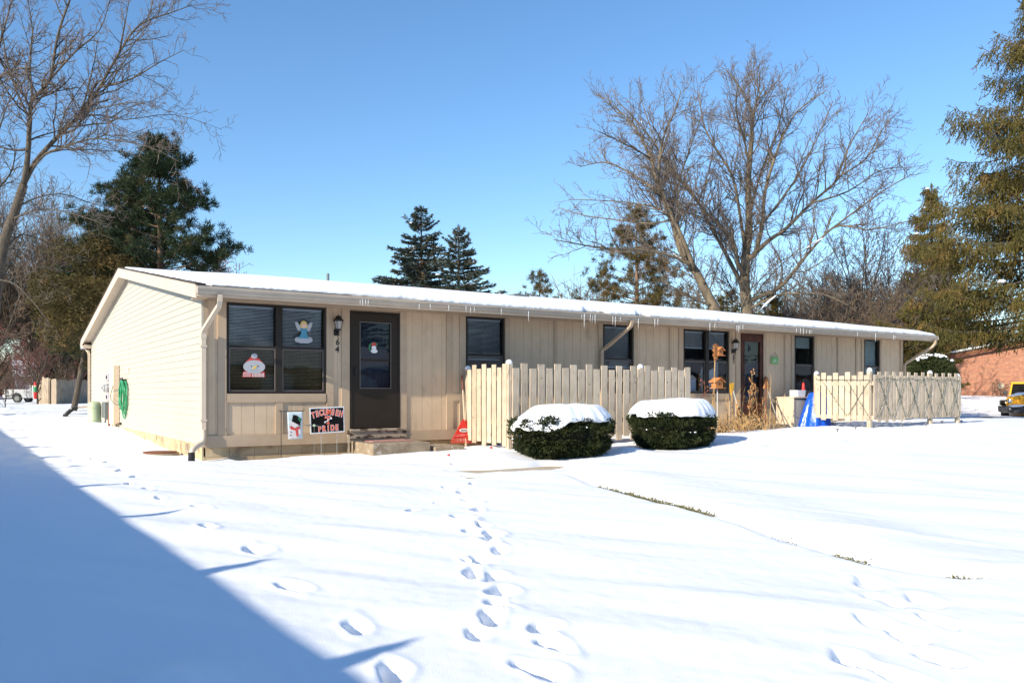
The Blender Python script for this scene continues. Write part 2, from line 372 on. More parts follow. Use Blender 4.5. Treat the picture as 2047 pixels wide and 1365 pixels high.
def height(x, y):
    h = base_h(x, y)
    far = np.hypot(x + 1, y + 4)
    h = h + .05 * vnoise(x * .35 + 9, y * .35) + .025 * vnoise(x * 1.1, y * 1.1 + 3)
    # wind ripples run across the slope
    a = (x * .80 + y * .60); b = (-x * .60 + y * .80)
    h = h + (.038 * vnoise(a * 2.2 + 5, b * .55) + .014 * vnoise(a * 5.5, b * 1.2 + 7)) * ss(-6, -1, x) + .004 * vnoise(x * 14, y * 14) + .0022 * vnoise(x * 33, y * 33)
    near = np.exp(-((np.asarray(x) - 14) / 60) ** 2)
    # disturbed snow by the walk in front of the porches
    m = ss(-4.3, -3.7, y) * (1 - ss(-3.3, -1.4, y)) * ss(7, 9, x) * (1 - ss(26, 30, x))
    h = h + m * (.035 * vnoise(x * 5, y * 5) + .02 * vnoise(x * 11, y * 11))
    h = h + .07 * ss(-4.25 + .1 * vnoise(x * 1.7, x * 0), -3.95, y) * ss(7.6, 9, x) * (1 - ss(24, 30, x)) * (1 - ss(-2, 0, y))
    # berm and trench along the side walk
    tx = trench_x(y) + .05 * vnoise(y * 3, y * 0 + 4); dx = x - tx
    msk = ss(TR[-1][1], TR[-2][1], y) * (1 - ss(-5.2, -4.0, y))
    h = h + msk * (.060 * ss(-.02, .30, dx) * (1 - ss(.5, 1.6, dx)) - .03 * np.exp(-((dx + .03) / .08) ** 2))
    # exposed walk slab
    wx = np.clip(np.abs((x - 3.75 + (y + 3.5) * .3) / 1.0), 0, 9); wy = np.abs((y + 3.45 + .16 * vnoise(x * 2.3, x * 0 + 2)) / .34)
    h = h - .16 * (1 - ss(.75, 1.05, np.maximum(wx, wy)))
    wx = np.abs((x - 3.3) / .55); wy = np.abs((y + 2.0 + .12 * vnoise(x * 3, x * 0)) / .26)
    h = h - .0 * wx
    # mound between slab and fence
    h = h + .10 * np.exp(-(((x - 3.95) / .6) ** 2 + ((y + 2.35) / .45) ** 2)) + .07 * np.exp(-(((x - 6.3) / .3) ** 2 + ((y + 2.9) / .3) ** 2))
    # bare earth by the foundation
    h = h - .09 * (1 - ss(-.32, -.12, -np.abs(y + .1) - .0)) * 0
    g = (1 - ss(.22, .42, np.abs(y + .05) + .1 * vnoise(x * 2.6, y * 0))) * ss(.35, .7, x) * (1 - ss(2.5, 2.7, x))
    h = h - .10 * g
    g = (1 - ss(.35, .6, np.abs(y + .1) + .1 * vnoise(x * 2.6, y * 0))) * ss(3.4, 3.6, x) * (1 - ss(5.4, 5.8, x)); h = h - .09 * g
    g = (1 - ss(.9, 1.2, np.abs(y + .2) + .15 * vnoise(x * 2.6, y * 0))) * ss(9.2, 9.6, x) * (1 - ss(13.2, 13.6, x)); h = h - .06 * g
    # melt hollow along the gable
    g = (1 - ss(.0, .7, np.abs(x + .1))) * ss(.5, 2, y) * (1 - ss(13, 15, y)); h = h - .05 * g
    # trampled path along the gable
    m = ss(-2, 0, y) * (1 - ss(30, 36, y)) * np.exp(-((x + 2.0 + .3 * vnoise(y * .3, y * 0)) / .9) ** 2)
    h = h + m * (.05 * vnoise(x * 3.4, y * 3.4) + .03 * vnoise(x * 7, y * 7))
    # swell in the shade
    h = h + .10 * np.exp(-(((x + 2.35) / .35) ** 2 + ((y + 9.6) / .3) ** 2))
    h = h + .07 * np.exp(-(((x - 2.9) / .9) ** 2 + ((y + 1.45) / .35) ** 2))
    # footprints
    for fx, fy, w, d in FEET:
        sel = (np.abs(x - fx) < .9) & (np.abs(y - fy) < .9)
        if not sel.any(): continue
        X = x[sel] - fx; Y = y[sel] - fy
        X = X + .10 * vnoise(x[sel] * 6 + fx * 9, y[sel] * 6); Y = Y + .10 * vnoise(x[sel] * 6 + 40, y[sel] * 6 + fy * 9)
        hd = -.30 + .35 * math.sin(fx * 31 + fy * 17)
        U = X * math.cos(hd) + Y * math.sin(hd); Vv = -X * math.sin(hd) + Y * math.cos(hd)
        q = np.sqrt((U / (w * .60)) ** 2 + (Vv / (w * 1.15)) ** 2)
        dep = 1 - ss(.42, 1.1, q)
        h[sel] -= d * .85 * dep * (1 + .5 * vnoise(x[sel] * 16, y[sel] * 16))
        h[sel] += d * .05 * np.exp(-((q - 1.45) / .3) ** 2)
    return h
def axis(parts):
    out = [parts[0][0]]
    for a, b, s0, s1 in parts:
        x = out[-1]
        while x < b - 1e-6:
            t = (x - a) / max(b - a, 1e-6); x = min(x + s0 + (s1 - s0) * t, b); out.append(x)
    return np.array(out)
AX = axis([(-900, -60, 60, 8), (-60, -9, 6, .5), (-9, -4, .4, .06), (-4, 5.2, .025, .025), (5.2, 16, .035, .09), (16, 50, .15, .7), (50, 1200, 2, 90)])
AY = axis([(-400, -60, 50, 8), (-60, -13.5, 5, .12), (-13.5, -12, .1, .025), (-12, -3, .025, .03), (-3, 1, .045, .06), (1, 36, .09, .3), (36, 90, .5, 2), (90, 1500, 4, 90)])
GX, GY = np.meshgrid(AX, AY)
GZ = height(GX.ravel().copy(), GY.ravel().copy())
V = np.stack([GX.ravel(), GY.ravel(), GZ], 1)
nx, ny = len(AX), len(AY)
idx = np.arange(nx * ny).reshape(ny, nx)
F = np.stack([idx[:-1, :-1], idx[:-1, 1:], idx[1:, 1:], idx[1:, :-1]], -1).reshape(-1, 4)
print('terrain', nx, ny)
g = np_mesh('snow_ground', V, F, 'snow', smooth=True); struct(g)
def gz(x, y): return float(height(np.array([float(x)]), np.array([float(y)]))[0])
struct(MB().box(2.3, 5.2, -4.1, -2.9, -.12, float(base_h(3.7, -3.4)) - .055).build('walk_slab', 'walk'))
struct(MB().box(.3, 2.42, -.6, .1, -.2, -.045).build('bare_soil', 'soil'))
struct(MB().box(3.4, 5.8, -.9, .1, -.2, .035).build('porch_slab', 'walk'))
struct(MB().box(9.2, 13.6, -1.5, .1, -.2, .16).build('porch_slab', 'walk'))

# ------------------------------------------------------------------ the apartment building
HL, HD = 19.0, 14.6            # length, depth
EZ = 2.67; SL = .157; RY = HD / 2; OV = .60; X0, X1 = -.21, 19.55
RZ = EZ + SL * (RY + OV)
def roofz(y): return EZ + SL * (y + OV) if y <= RY else EZ + SL * (HD + OV - y)
H = thing('apartment_building', 'long low single storey building with tan front, cream clapboard gable and snowy roof', 'building', (0, 0, 0))
# foundation
FZ = .225
m = MB()
bl = .40
for s, (a, b) in (('x', (0.02, HL)),):
    x = a
    while x < b - .05:
        x1 = min(x + bl, b)
        m.box(x + .004, x1 - .004, .045, .2, -.28, .03 - .0); m.box(x + .004, x1 - .004, .042, .2, .036, FZ + .02)
        x = x1
m.box(.05, HL, .052, .21, -.3, FZ + .01)
m.box(.0, .05, .042, HD, -.3, FZ + .03)
m.box(HL - .06, HL, .21, HD, -.3, FZ + .03)
m.box(.05, HL - .06, HD - .06, HD - .01, -.3, FZ + .03)
m.build('foundation', 'block', H)
m = MB()
for yy in np.arange(1.0, HD, 2.4): m.box(-.006, .0, yy, yy + .012, -.2, FZ)
m.build('foundation_joint', 'trim', H)
# gable clapboard, real lapped courses
def gable(x, sgn, parent, y0=.0, y1=HD, zb=FZ, zf=roofz, step=.115, name='gable_siding', matn='vinyl'):
    m = MB(); z = zb
    def span(zz):
        if zz <= zf(y0): return y0, y1
        k = (zz - EZ) / SL - OV
        return (k, (HD - k)) if k < RY else None
    while True:
        a = span(z); b = span(z + step)
        if a is None: break
        if b is None:
            b = (RY, RY); zt = RZ
        else: zt = z + step
        n = len(m.v)
        o, i = .011, .002
        m.v += [(x + sgn * o, a[0], z), (x + sgn * o, a[1], z), (x + sgn * i, b[1], zt), (x + sgn * i, b[0], zt), (x, a[0], z), (x, a[1], z)]
        m.f += [(n, n+1, n+2, n+3), (n, n+4, n+5, n+1)]
        z += step
        if zt >= RZ: break
    return m.build(name, matn, parent)
gable(0, -1, H); gable(HL, 1, H)
MB().box(0, HL, HD - .02, HD, FZ, roofz(HD)).build('rear_wall', 'vinyl', H)
MB().box(-.022, .012, -.022, .0, FZ - .03, 2.545).build('corner_board', 'vinyl', H)
MB().box(HL - .09, HL + .02, -.03, .0, FZ - .03, 2.545).build('corner_board', 'trim', H)
# front: openings as pixels measured on the wall plane turned to metres
WZ0, WZ1 = 1.04, 2.497
wins = [(453, 651, 'double'), (931, 1008, 'single'), (1205, 1265, 'single'), (1366, 1456, 'double'), (1588, 1626, 'single'), (1727, 1757.5, 'single')]
doors = [(700, 797.5), (1480, 1524)]
DZ0, DZ1 = .425, 2.475
ops = sorted([(T(a), T(b), WZ0, WZ1) for a, b, _ in wins] + [(T(a), T(b), DZ0, DZ1) for a, b in doors])
def wallstrip(m, x0, x1, z0, z1):
    # grooved plywood boards 0.2 m apart
    k = math.floor(x0 / .203); x = x0
    while x < x1 - 1e-4:
        nxt = min((k + 1) * .203 if (k + 1) * .203 > x else x1, x1); k += 1
        if nxt - x > .001: m.box(x, max(nxt - .006, x + .001), 0.0, .03, z0, z1)
        x = nxt
m = MB(); m2 = MB()
ZB = FZ + .02; ZT = 2.545
x = .0
for a, b, z0, z1 in ops:
    if a > x: wallstrip(m, x, a, ZB, ZT); m2.box(x, a, .006, .06, ZB, ZT)
    wallstrip(m, a, b, ZB, z0 - .002); m2.box(a, b, .006, .06, ZB, z0 - .003)
    wallstrip(m, a, b, z1 + .002, ZT); m2.box(a, b, .006, .06, z1 + .003, ZT)
    x = b
wallstrip(m, x, HL, ZB, ZT); m2.box(x, HL, .006, .06, ZB, ZT)
m.build('front_wall', 'panel', H)
m2.build('wall_sheathing', 'panel', H)
# trim boards
TH = .022
def board(x0, x1, z0, z1, t=TH, name='trim_board', mt='trim'): return MB().box(x0, x1, -t, -.001, z0, z1).build(name, mt, H)
board(.014, HL - .09, FZ - .04, .37, .03, 'baseboard')
board(.014, HL - .09, WZ1 + .012, 2.545, .019, 'frieze_board')
VB = [(407, 416), (435, 452), (652, 666), (682, 698), (799, 812), (892, 905), (918, 930), (1009, 1019), (1107, 1113), (1195, 1204), (1266, 1274), (1337, 1342), (1356, 1365),
      (1457, 1463), (1470, 1479), (1525, 1531), (1567, 1570), (1581, 1587), (1627, 1631), (1673, 1676), (1710, 1713), (1721, 1726), (1758.5, 1762)]
for a, b in VB:
    board(T(a), T(b), .372, WZ1 + .010, TH if b - a > 7 or a > 1250 else .018, 'batten')
for a, b, k in wins:
    A, B = T(a), T(b)
    board(A + .002, B - .002, WZ0 - .145, WZ0 - .004, .028, 'sill_board')
    if k == 'double': c = (A + B) / 2 + .02; board(c - .06, c + .06, .372, WZ0 - .147, .022, 'batten')
board(T(905) + .002, T(918) - .002, WZ0 - .145, WZ0 - .004, .022, 'sill_board')
# windows
def window(a, b, kind, blind, par):
    A, B = T(a), T(b); D = .085
    fr = MB(); t = .035
    fr.box(A, A + t, -.012, D, WZ0, WZ1).box(B - t, B, -.012, D, WZ0, WZ1).box(A + t, B - t, -.012, D, WZ0, WZ0 + t).box(A + t, B - t, -.012, D, WZ1 - t, WZ1)
    cells = [(A + t, B - t)]
    if kind == 'double':
        c = (A + B) / 2 + .02; fr.box(c - .055, c + .055, -.014, D, WZ0 + t, WZ1 - t); cells = [(A + t, c - .055), (c + .055, B - t)]
    w = fr.build('window', 'frame', par)
    zm = WZ0 + .755 * (1 if kind == 'double' else .97)
    for (p, q) in cells:
        s = MB(); s.box(p, q, .008, .055, zm - .018, zm + .018)
        s.build('meeting_rail', 'frame', w)
        s = MB(); e = .018
        s.box(p, p + e, .0, .03, WZ0 + t, zm - .018).box(q - e, q, .0, .03, WZ0 + t, zm - .018).box(p + e, q - e, .0, .03, WZ0 + t, WZ0 + t + e).box(p + e, q - e, .0, .03, zm - .018 - e, zm - .018)
        s.build('lower_sash', 'sash', w)
        MB().box(p, q, .046, .049, zm + .018, WZ1 - t).build('pane', 'glass', w)
        MB().box(p + e, q - e, .018, .021, WZ0 + t + e, zm - .018 - e).build('pane', 'screen' if blind[0] in ('full',) else 'glass', w)
        if blind[0] in ('full', 'slats'):
            zb = WZ1 - t - blind[1] * (WZ1 - WZ0 - 2 * t)
            s = MB(); z = WZ1 - t - .035; mt = Matrix.Rotation(R(-28), 3, 'X')
            s.box(p + .01, q - .01, .075, .105, WZ1 - t - .03, WZ1 - t - .002)
            while z > zb:
                s.obox(((p + q) / 2, .088, z), (q - p - .03, .024, .0012), mt); z -= .0235
            s.box(p + .012, q - .012, .076, .1, zb - .018, zb)
            for fx in (.14, .5, .86): s.box(p + (q - p) * fx, p + (q - p) * fx + .002, .074, .076, zb, WZ1 - t)
            s.build('mini_blind', 'blind', w)
        elif blind[0] == 'shade':
            zb = WZ1 - t - blind[1] * (WZ1 - WZ0 - 2 * t)
            MB().box(p + .01, q - .01, .09, .093, zb, WZ1 - t).box(p + .01, q - .01, .087, .096, zb, zb + .02).build('roller_shade', 'shade', w)
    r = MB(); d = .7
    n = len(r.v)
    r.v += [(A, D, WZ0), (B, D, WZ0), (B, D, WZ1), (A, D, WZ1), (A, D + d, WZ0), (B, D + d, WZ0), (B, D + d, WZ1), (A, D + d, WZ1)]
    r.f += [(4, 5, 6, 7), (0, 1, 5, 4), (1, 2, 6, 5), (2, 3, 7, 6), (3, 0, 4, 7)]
    r.build('dark_room_box', 'dark', w)  # near-black box; the unlit room's darkness is put into its colour
    return w
bl_ = [('full', 1.0), ('slats', .55), ('slats', .62), ('slats', .27), ('shade', .2), ('shade', .80)]
W = [window(a, b, k, bl_[i], H) for i, (a, b, k) in enumerate(wins)]
# doors
def door(a, b, mt, par):
    A, B = T(a), T(b)
    MB().box(A - .002, A + .03, -.03, .06, DZ0, DZ1).box(B - .03, B + .002, -.03, .06, DZ0, DZ1).box(A + .03, B - .03, -.03, .06, DZ1 - .03, DZ1).build('door_frame', 'frame' if mt == 'door' else mt, par)
    A += .034; B -= .034; z0, z1 = DZ0 + .012, DZ1 - .036
    d = MB(); st = .145 if mt == 'door' else .085
    gz0 = z0 + .70 if mt == 'door' else z0 + .38; gm = z0 + 1.19; gt = z1 - .16
    y0, y1 = -.022, .015
    d.box(A, A + st, y0, y1, z0, z1).box(B - st, B, y0, y1, z0, z1).box(A + st, B - st, y0, y1, z0, gz0).box(A + st, B - st, y0, y1, gt, z1)
    if mt == 'door': d.box(A + st, B - st, y0 + .004, y1, gm - .02, gm + .02)
    d.box(A, B, y0 - .004, y0 - .0005, z0, z0 + .05)
    D = d.build('storm_door', mt, par)
    e = .014; s = MB()
    s.box(A + st - e, A + st, y0 - .008, y0 - .001, gz0 - e, gt + e).box(B - st, B - st + e, y0 - .008, y0 - .001, gz0 - e, gt + e).box(A + st, B - st, y0 - .008, y0 - .001, gz0 - e, gz0).box(A + st, B - st, y0 - .008, y0 - .001, gt, gt + e)
    s.build('glazing_bead', 'sash' if mt == 'door' else mt, D)
    MB().box(A + st, B - st, .0, .003, gz0, gt).build('pane', 'glass', D)
    MB().box(A, B, .10, .14, z0, z1).box(A, B, .06, .1, z0, gz0).build('inner_door', 'curtain', D)
    h = MB(); hx = A + .05; h.box(hx - .018, hx + .018, y0 - .01, y0 - .001, z0 + .88, z0 + 1.08)
    h.tube([(hx, y0 - .01, z0 + 1.06), (hx, y0 - .05, z0 + 1.03), (hx, y0 - .05, z0 + .93), (hx, y0 - .01, z0 + .9)], .009, 6)
    h.build('door_handle', 'bmetal', D)
    return D
door(*doors[0], 'door', H); door(*doors[1], 'door_red', H)
for i, (a, b) in enumerate(doors):
    A, B = T(a), T(b)
    m = MB().box(A - .07, B + .13, -.05, -.0, FZ + .03, DZ0 - .004) if i == 0 else MB().box(A - .04, B + .05, -.05, -.0, FZ + .03, DZ0 - .004)
    m.box(A - .02, B + .02, -.08, -.052, DZ0 - .045, DZ0 - .008)
    m.build('door_sill', 'wood_old', H, bevel=.004)
# lit diagonal wall numbers as raised digits
def text(s, size, loc, m, par, rot=(R(90), 0, 0), extrude=.002, offset=0, name='house_number', shear=0, align='CENTER', data=None):
    cu = bpy.data.curves.new(name, 'FONT'); cu.body = s; cu.size = size; cu.extrude = extrude; cu.offset = offset; cu.shear = shear
    cu.align_x = align; cu.align_y = 'CENTER'; cu.resolution_u = 2
    ob = bpy.data.objects.new('tmp', cu); COL.objects.link(ob)
    dg = bpy.context.evaluated_depsgraph_get(); me = bpy.data.meshes.new_from_object(ob.evaluated_get(dg))
    bpy.data.objects.remove(ob)
    mtx = Matrix.Translation(loc) @ (Matrix.Rotation(rot[2], 4, 'Z') @ Matrix.Rotation(rot[0], 4, 'X') @ Matrix.Rotation(rot[1], 4, 'Z'))
    me.transform(mtx); me.materials.clear(); me.materials.append(M[m])
    if me.users: pass
    o = bpy.data.objects.new(name, me); COL.objects.link(o)
    if par: attach(o, par)
    return o
def zz(px, py): return zY(px, py, 0)
text('6', .155, (T(674.5), -.006, zz(674, 684)), 'bmetal', H, shear=.1, offset=.002)
text('4', .155, (T(673.5), -.006, zz(673, 699)), 'bmetal', H, shear=.1, offset=.002)
text('6', .155, (T(1466.5), -.006, zz(1466, 713.5)), 'bmetal', H, offset=.002)
text('5', .155, (T(1466.5), -.006, zz(1466, 722)), 'bmetal', H, offset=.002)
# roof
m = MB()
tk = .13
for (ya, yb) in ((-OV, RY), (HD + OV, RY)):
    za, zb = roofz(ya) if ya < RY else roofz(ya), RZ
    za = EZ
    n = len(m.v)
    pts = [(X0, ya, za), (X0, yb, zb), (X0, yb, zb - tk), (X0, ya, za - tk)]
    m.prism(pts, (X1 - X0, 0, 0))
roof = m.build('roof', 'shingle', H)
MB().prism([(X0 + .01, -OV + .01, EZ - tk - .001), (X0 + .01, RY, RZ - tk - .001), (X0 + .01, RY, RZ - tk - .02), (X0 + .01, -OV + .01, EZ - tk - .02)], (-X0 - .012, 0, 0)).prism([(X0 + .01, HD + OV - .01, EZ - tk - .001), (X0 + .01, RY, RZ - tk - .001), (X0 + .01, RY, RZ - tk - .02), (X0 + .01, HD + OV - .01, EZ - tk - .02)], (-X0 - .012, 0, 0)).build('rake_soffit', 'fascia', H)
# soffit closing the front and back eaves
MB().box(.0, X1 - .02, -OV + .002, .0, 2.546, 2.565).box(X0 + .03, -.002, -OV + .002, -.02, 2.500, 2.515).build('front_soffit', 'trim', H)
MB().box(X0 + .03, X1 - .02, HD + .001, HD + OV - .02, 2.500, 2.52).build('rear_soffit', 'fascia', H)
RB = .20
m = MB()
for xs in (X0 - .025, X1 + .003):
    for s in (0, 1):
        f = (lambda y: y) if s == 0 else (lambda y: HD - y)
        cuts = [-OV - .0, 2.4, 5.2, RY]
        for i in range(3):
            a, b = cuts[i] + (.002 if i else 0), cuts[i + 1] - .002
            za, zb = EZ + SL * (a + OV), EZ + SL * (b + OV)
            MB().prism([(xs, f(a), za + .004), (xs, f(b), zb + .004), (xs, f(b), zb - RB), (xs, f(a), za - RB)], (.022, 0, 0)).build('rake_board', 'fascia', H)
m = MB()
for xs in (X0 - .04, X1 + .0):
    for s in (0, 1):
        f = (lambda y: y) if s == 0 else (lambda y: HD - y)
        MB().prism([(xs, f(-OV - .03), EZ + .006), (xs, f(RY), RZ + .006), (xs, f(RY), RZ + .024), (xs, f(-OV - .03), EZ + .024)], (.16 if xs < 0 else .05, 0, 0)).build('shingle_edge', 'shingle', H)
MB().box(X0, X1, -OV - .022, -OV - .0, EZ - .17, EZ - .01).build('front_fascia', 'fascia', H)
MB().box(X0, X1, HD + OV, HD + OV + .02, EZ - .19, EZ - .01).build('rear_fascia', 'fascia', H)
# boxed end at the back corner
MB().box(X0 - .02, -.02, HD + .0, HD + OV - .02, EZ - .26, EZ - .175).build('eave_return', 'fascia', H)
# gutter with k profile
prof = [(0, 0), (-.055, 0), (-.085, .035), (-.085, .05), (-.118, .075), (-.118, .098), (-.105, .098), (-.105, .085), (-.07, .055), (-.05, .012), (0, .012)]
def gutter(y, sgn, z):
    m = MB(); xs = list(np.linspace(X0 - .02, X1 + .03, 60)); n0 = 0; P = len(prof)
    wob = [.004 * math.sin(i * 1.7) + .003 * rnd.uniform(-1, 1) for i in range(60)]
    for i, x in enumerate(xs):
        for a, b in prof: m.v.append((x, y + sgn * a * 1.0, z + b + wob[i]))
    for i in range(59):
        for k in range(P):
            k2 = (k + 1) % P; m.f.append((i*P + k, i*P + k2, (i+1)*P + k2, (i+1)*P + k))
    m.f.append(tuple(range(P))); m.f.append(tuple((59 * P + k) for k in range(P))[::-1])
    for x in (X0 - .024, X1 + .031): m.box(x, x + .003, y - .118 if sgn > 0 else y, y if sgn > 0 else y + .118, z, z + .1)
    return m.build('gutter', 'gutter', H)
GT = gutter(-OV - .024, 1, 2.535)
gutter(HD + OV + .022, -1, 2.53)
# downspouts
def spout(m, pts, w=.068, d=.055):
    # rectangular section swept
    pts = [Vector(p) for p in pts]; b = len(m.v)
    for i, p in enumerate(pts):
        t = (pts[min(i+1, len(pts)-1)] - pts[max(i-1, 0)]).normalized()
        a = Vector((1, 0, 0)) if abs(t.x) < .75 else Vector((0, 1, 0))
        a = (a - t * a.dot(t)).normalized(); c = t.cross(a)
        for sa, sb in ((-1, -1), (1, -1), (1, 1), (-1, 1)): m.v.append(tuple(p + a * sa * w / 2 + c * sb * d / 2))
    for i in range(len(pts) - 1):
        for k in range(4):
            k2 = (k + 1) % 4; m.f.append((b + i*4 + k, b + i*4 + k2, b + (i+1)*4 + k2, b + (i+1)*4 + k))
    m.f.append((b, b+3, b+2, b+1)); e = b + (len(pts)-1)*4; m.f.append((e, e+1, e+2, e+3))
xs_ = -.002
m = MB(); spout(m, [(xs_ + .1, -.68, 2.54), (xs_ + .1, -.68, 2.44), (xs_ + .095, -.64, 2.36), (xs_, -.09, 2.03), (xs_, -.065, 1.96), (xs_, -.065, 1.0), (xs_, -.065, .46)])
spout(m, [(xs_, -.065, 1.985), (xs_, -.065, 1.90)], .084, .064)
m.build('downspout', 'spout', H)
for z_ in (1.78, .62): MB().obox((xs_, -.065, z_), (.10, .07, .032)).build('spout_strap', 'spout', H)
def ribbed(pts, r, n=10, per=.022, amp=.006):
    pts = [Vector(p) for p in pts]; out = []; rad = []
    # catmull resample
    L = []
    for i in range(len(pts) - 1):
        p0 = pts[max(i-1, 0)]; p1 = pts[i]; p2 = pts[i+1]; p3 = pts[min(i+2, len(pts)-1)]
        k = max(2, int((p2 - p1).length / (per / 2)))
        for j in range(k):
            t = j / k; L.append(.5 * ((2*p1) + (p2-p0)*t + (2*p0-5*p1+4*p2-p3)*t*t + (3*p1-p0-3*p2+p3)*t**3))
    L.append(pts[-1])
    return MB().tube(L, [r + (amp if i % 2 else -amp * .3) for i in range(len(L))], n)
ribbed([(xs_, -.065, .47), (xs_, -.07, .36), (xs_ - .03, -.09, .27), (xs_ - .12, -.15, .22), (xs_ - .19, -.2, .17), (xs_ - .21, -.22, .10)], .042).build('flexible_elbow', 'spout', H, smooth=True)
ribbed([(xs_ - .21, -.22, .13), (xs_ - .215, -.24, .02), (xs_ - .25, -.28, -.09)], .05, per=.03).build('black_drain_boot', 'rubber', H)
# middle downspout, slanting across the window
x2 = T(1199); xg = onY(1262, -.68)
m = MB(); spout(m, [(xg, -.69, 2.54), (xg - .01, -.68, 2.42), (xg - .06, -.64, 2.36), (x2 + .08, -.09, 1.99), (x2, -.065, 1.93), (x2, -.065, .3)]); m.build('downspout', 'trim', H)
x3 = HL + .02; xg = X1 - .03
m = MB(); spout(m, [(xg, -.69, 2.54), (xg - .01, -.68, 2.42), (xg - .06, -.64, 2.34), (x3 + .08, -.09, 1.90), (x3 + .02, -.065, 1.84), (x3 + .02, -.065, .3)]); m.build('downspout', 'trim', H)
m = MB(); spout(m, [(-.10, HD + OV + .07, 2.53), (-.10, HD + OV, 2.43), (-.08, HD + .1, 2.32), (-.06, HD + .06, 2.2), (-.06, HD + .06, .75), (-.1, HD - .0, .63), (-.42, HD - .05, .6)]); m.build('downspout', 'spout', H)
ribbed([(-.40, HD - .05, .61), (-.55, HD - .1, .54), (-.75, HD - .3, .36)], .055).build('black_drain_boot', 'rubber', H)
# vents
for (px, yy, hh, r) in ((655.5, RY + .4, .40, .04), (999, RY + 1.4, .62, .05)):
    xx = onY(px, yy)
    MB().lathe((xx, yy, roofz(yy) - .05), [(r, 0), (r, hh + .05)], 10).build('vent_pipe', 'elec_dk', H)
yy = RY + 2.0; MB().lathe((onY(1475, yy), yy, roofz(yy)), [(.05, 0), (.05, .75)], 10).build('vent_pipe', 'elec_dk', H)
yy = RY - 1.6; xx = onY(1035, yy); MB().box(xx - .25, xx + .25, yy - .2, yy + .2, roofz(yy) + .02, roofz(yy) + .125).build('roof_vent', 'elec_dk', H)
# roof snow
def roofsnow(name='roof_snow'):
    xs = np.concatenate([np.linspace(X0 + .05, 2, 90), np.linspace(2.02, X1 + .02, 520)])
    nv = 66
    tv = np.linspace(0, 1, nv) ** 1.6
    VV = []; rows = []
    ex = xs
    n1 = vnoise(ex * 2.1, ex * 0 + 1.5); n2 = vnoise(ex * 6, ex * 0 + 8.5); n3 = vnoise(ex * 17, ex * 0 + 3.5)
    gut = ss(1.5, 5.0, ex)
    yf = -.60 - .02 * gut - .055 * gut * ss(-.35, .05, n1 + .25 * (ex > 5.5)) + .010 * n2 + .018 * n3
    bare = ss(-.06, -.3, vnoise(ex * .9 + 20, ex * 0)) * 0
    yf = np.where((ex > 5.6) & (ex < 9.0), yf + .10 * ss(.0, .3, vnoise(ex * 2.9 + 3, ex * 0 + 7)), yf)
    thick = .03 + .045 * ss(.3, 3.5, ex) + .006 * n1
    right = ss(X1 - .9, X1, ex); thick = thick * (1 - .6 * right)
    for j, t in enumerate(tv):
        y = yf + (RY + .0 - yf) * t
        d = (y - yf)
        edge = np.sqrt(np.clip(d / .09, 0, 1) * (2 - np.clip(d / .09, 0, 1)))
        lx = X0 + .10 + .05 * vnoise(y * 2.5, y * 0) + .03 * vnoise(y * 8, y * 0 + 3) + .11 * (1 - ss(0, 1.5, y + .5))
        dl = np.clip((ex - lx) / .12, 0, 1); el = np.sqrt(dl * (2 - dl))
        dr = np.clip((X1 + .02 - ex) / .1, 0, 1); el = el * np.sqrt(dr * (2 - dr))
        zr = EZ + SL * (np.maximum(y, -OV) + OV)
        droop = np.where(y < -OV, (-OV - y) * 0.45, 0)
        z = zr + .022 - droop + (thick + .012 * vnoise(ex * .8, y * 1.0) + .003 * vnoise(ex * 5, y * 5)) * edge * el
        z = np.where(dl <= 0, zr - .03, z)
        VV.append(np.stack([np.maximum(ex, X0 + .03), y, z], 1))
    # lip underneath
    low = VV[0].copy(); low[:, 2] -= .05 * (.6 + n3) ; low[:, 1] += .012
    inn = low.copy(); inn[:, 1] = -.58; inn[:, 2] = EZ + .005
    VV = [inn, low] + VV
    # far slope
    for y in np.linspace(RY + .3, HD + OV, 10):
        z = np.full_like(ex, roofz(y) + .08) ; VV.append(np.stack([np.maximum(ex, X0 + .08), np.full_like(ex, y), z], 1))
    V = np.concatenate(VV); nr = len(VV); nc = len(ex); ii = np.arange(nr * nc).reshape(nr, nc)
    F = np.stack([ii[:-1, :-1], ii[:-1, 1:], ii[1:, 1:], ii[1:, :-1]], -1).reshape(-1, 4)
    return np_mesh(name, V, F, 'roofsnow', H, smooth=True)
roofsnow()
# icicles hang from the gutter
ic = [(720, 6), (725, 10), (731, 7), (736, 11), (838, 10), (860, 7), (897, 9), (931.6, 9), (940.5, 12), (948, 8), (1002, 11), (1056.5, 22), (1163, 8), (1168, 31), (1180, 14), (1184, 17), (1189.6, 19), (1225, 18), (1230, 21), (1240, 8), (1276, 26),
      (1309, 17), (1315, 13), (1419, 19), (1429, 11), (1473, 14), (1476, 18), (1479, 12), (1485, 9), (1592, 8), (1600, 10), (1606, 12), (1612, 8), (1618, 9), (1621, 7), (1714, 7), (1750, 17), (1786, 10), (1789, 8)]
for px, ln in ic:
    y = -.735 + rnd.uniform(0, .015); x = onY(px, y); Z = 12.98 + .547 * x - .6
    L = ln * Z / FPX * .80; r = .005 + .004 * min(L / .25, 1)
    MB().tube([(x, y, 2.60), (x + .002, y, 2.55), (x, y, 2.55 - L * .4), (x + rnd.uniform(-.004, .004), y, 2.55 - L * .8), (x, y, 2.55 - L)], [r * 1.5, r * 1.3, r, r * .6, .001], 6).build('icicle', 'ice', GT, smooth=True)
for k in range(5):
    MB().tube([(-.24 + .02 * k, HD + OV + .02 - .02 * k, 2.53), (-.24 + .02 * k, HD + OV + .02 - .02 * k, 2.45 - .1 * rnd.random())], [.02, .002], 5).build('icicle', 'ice', GT)
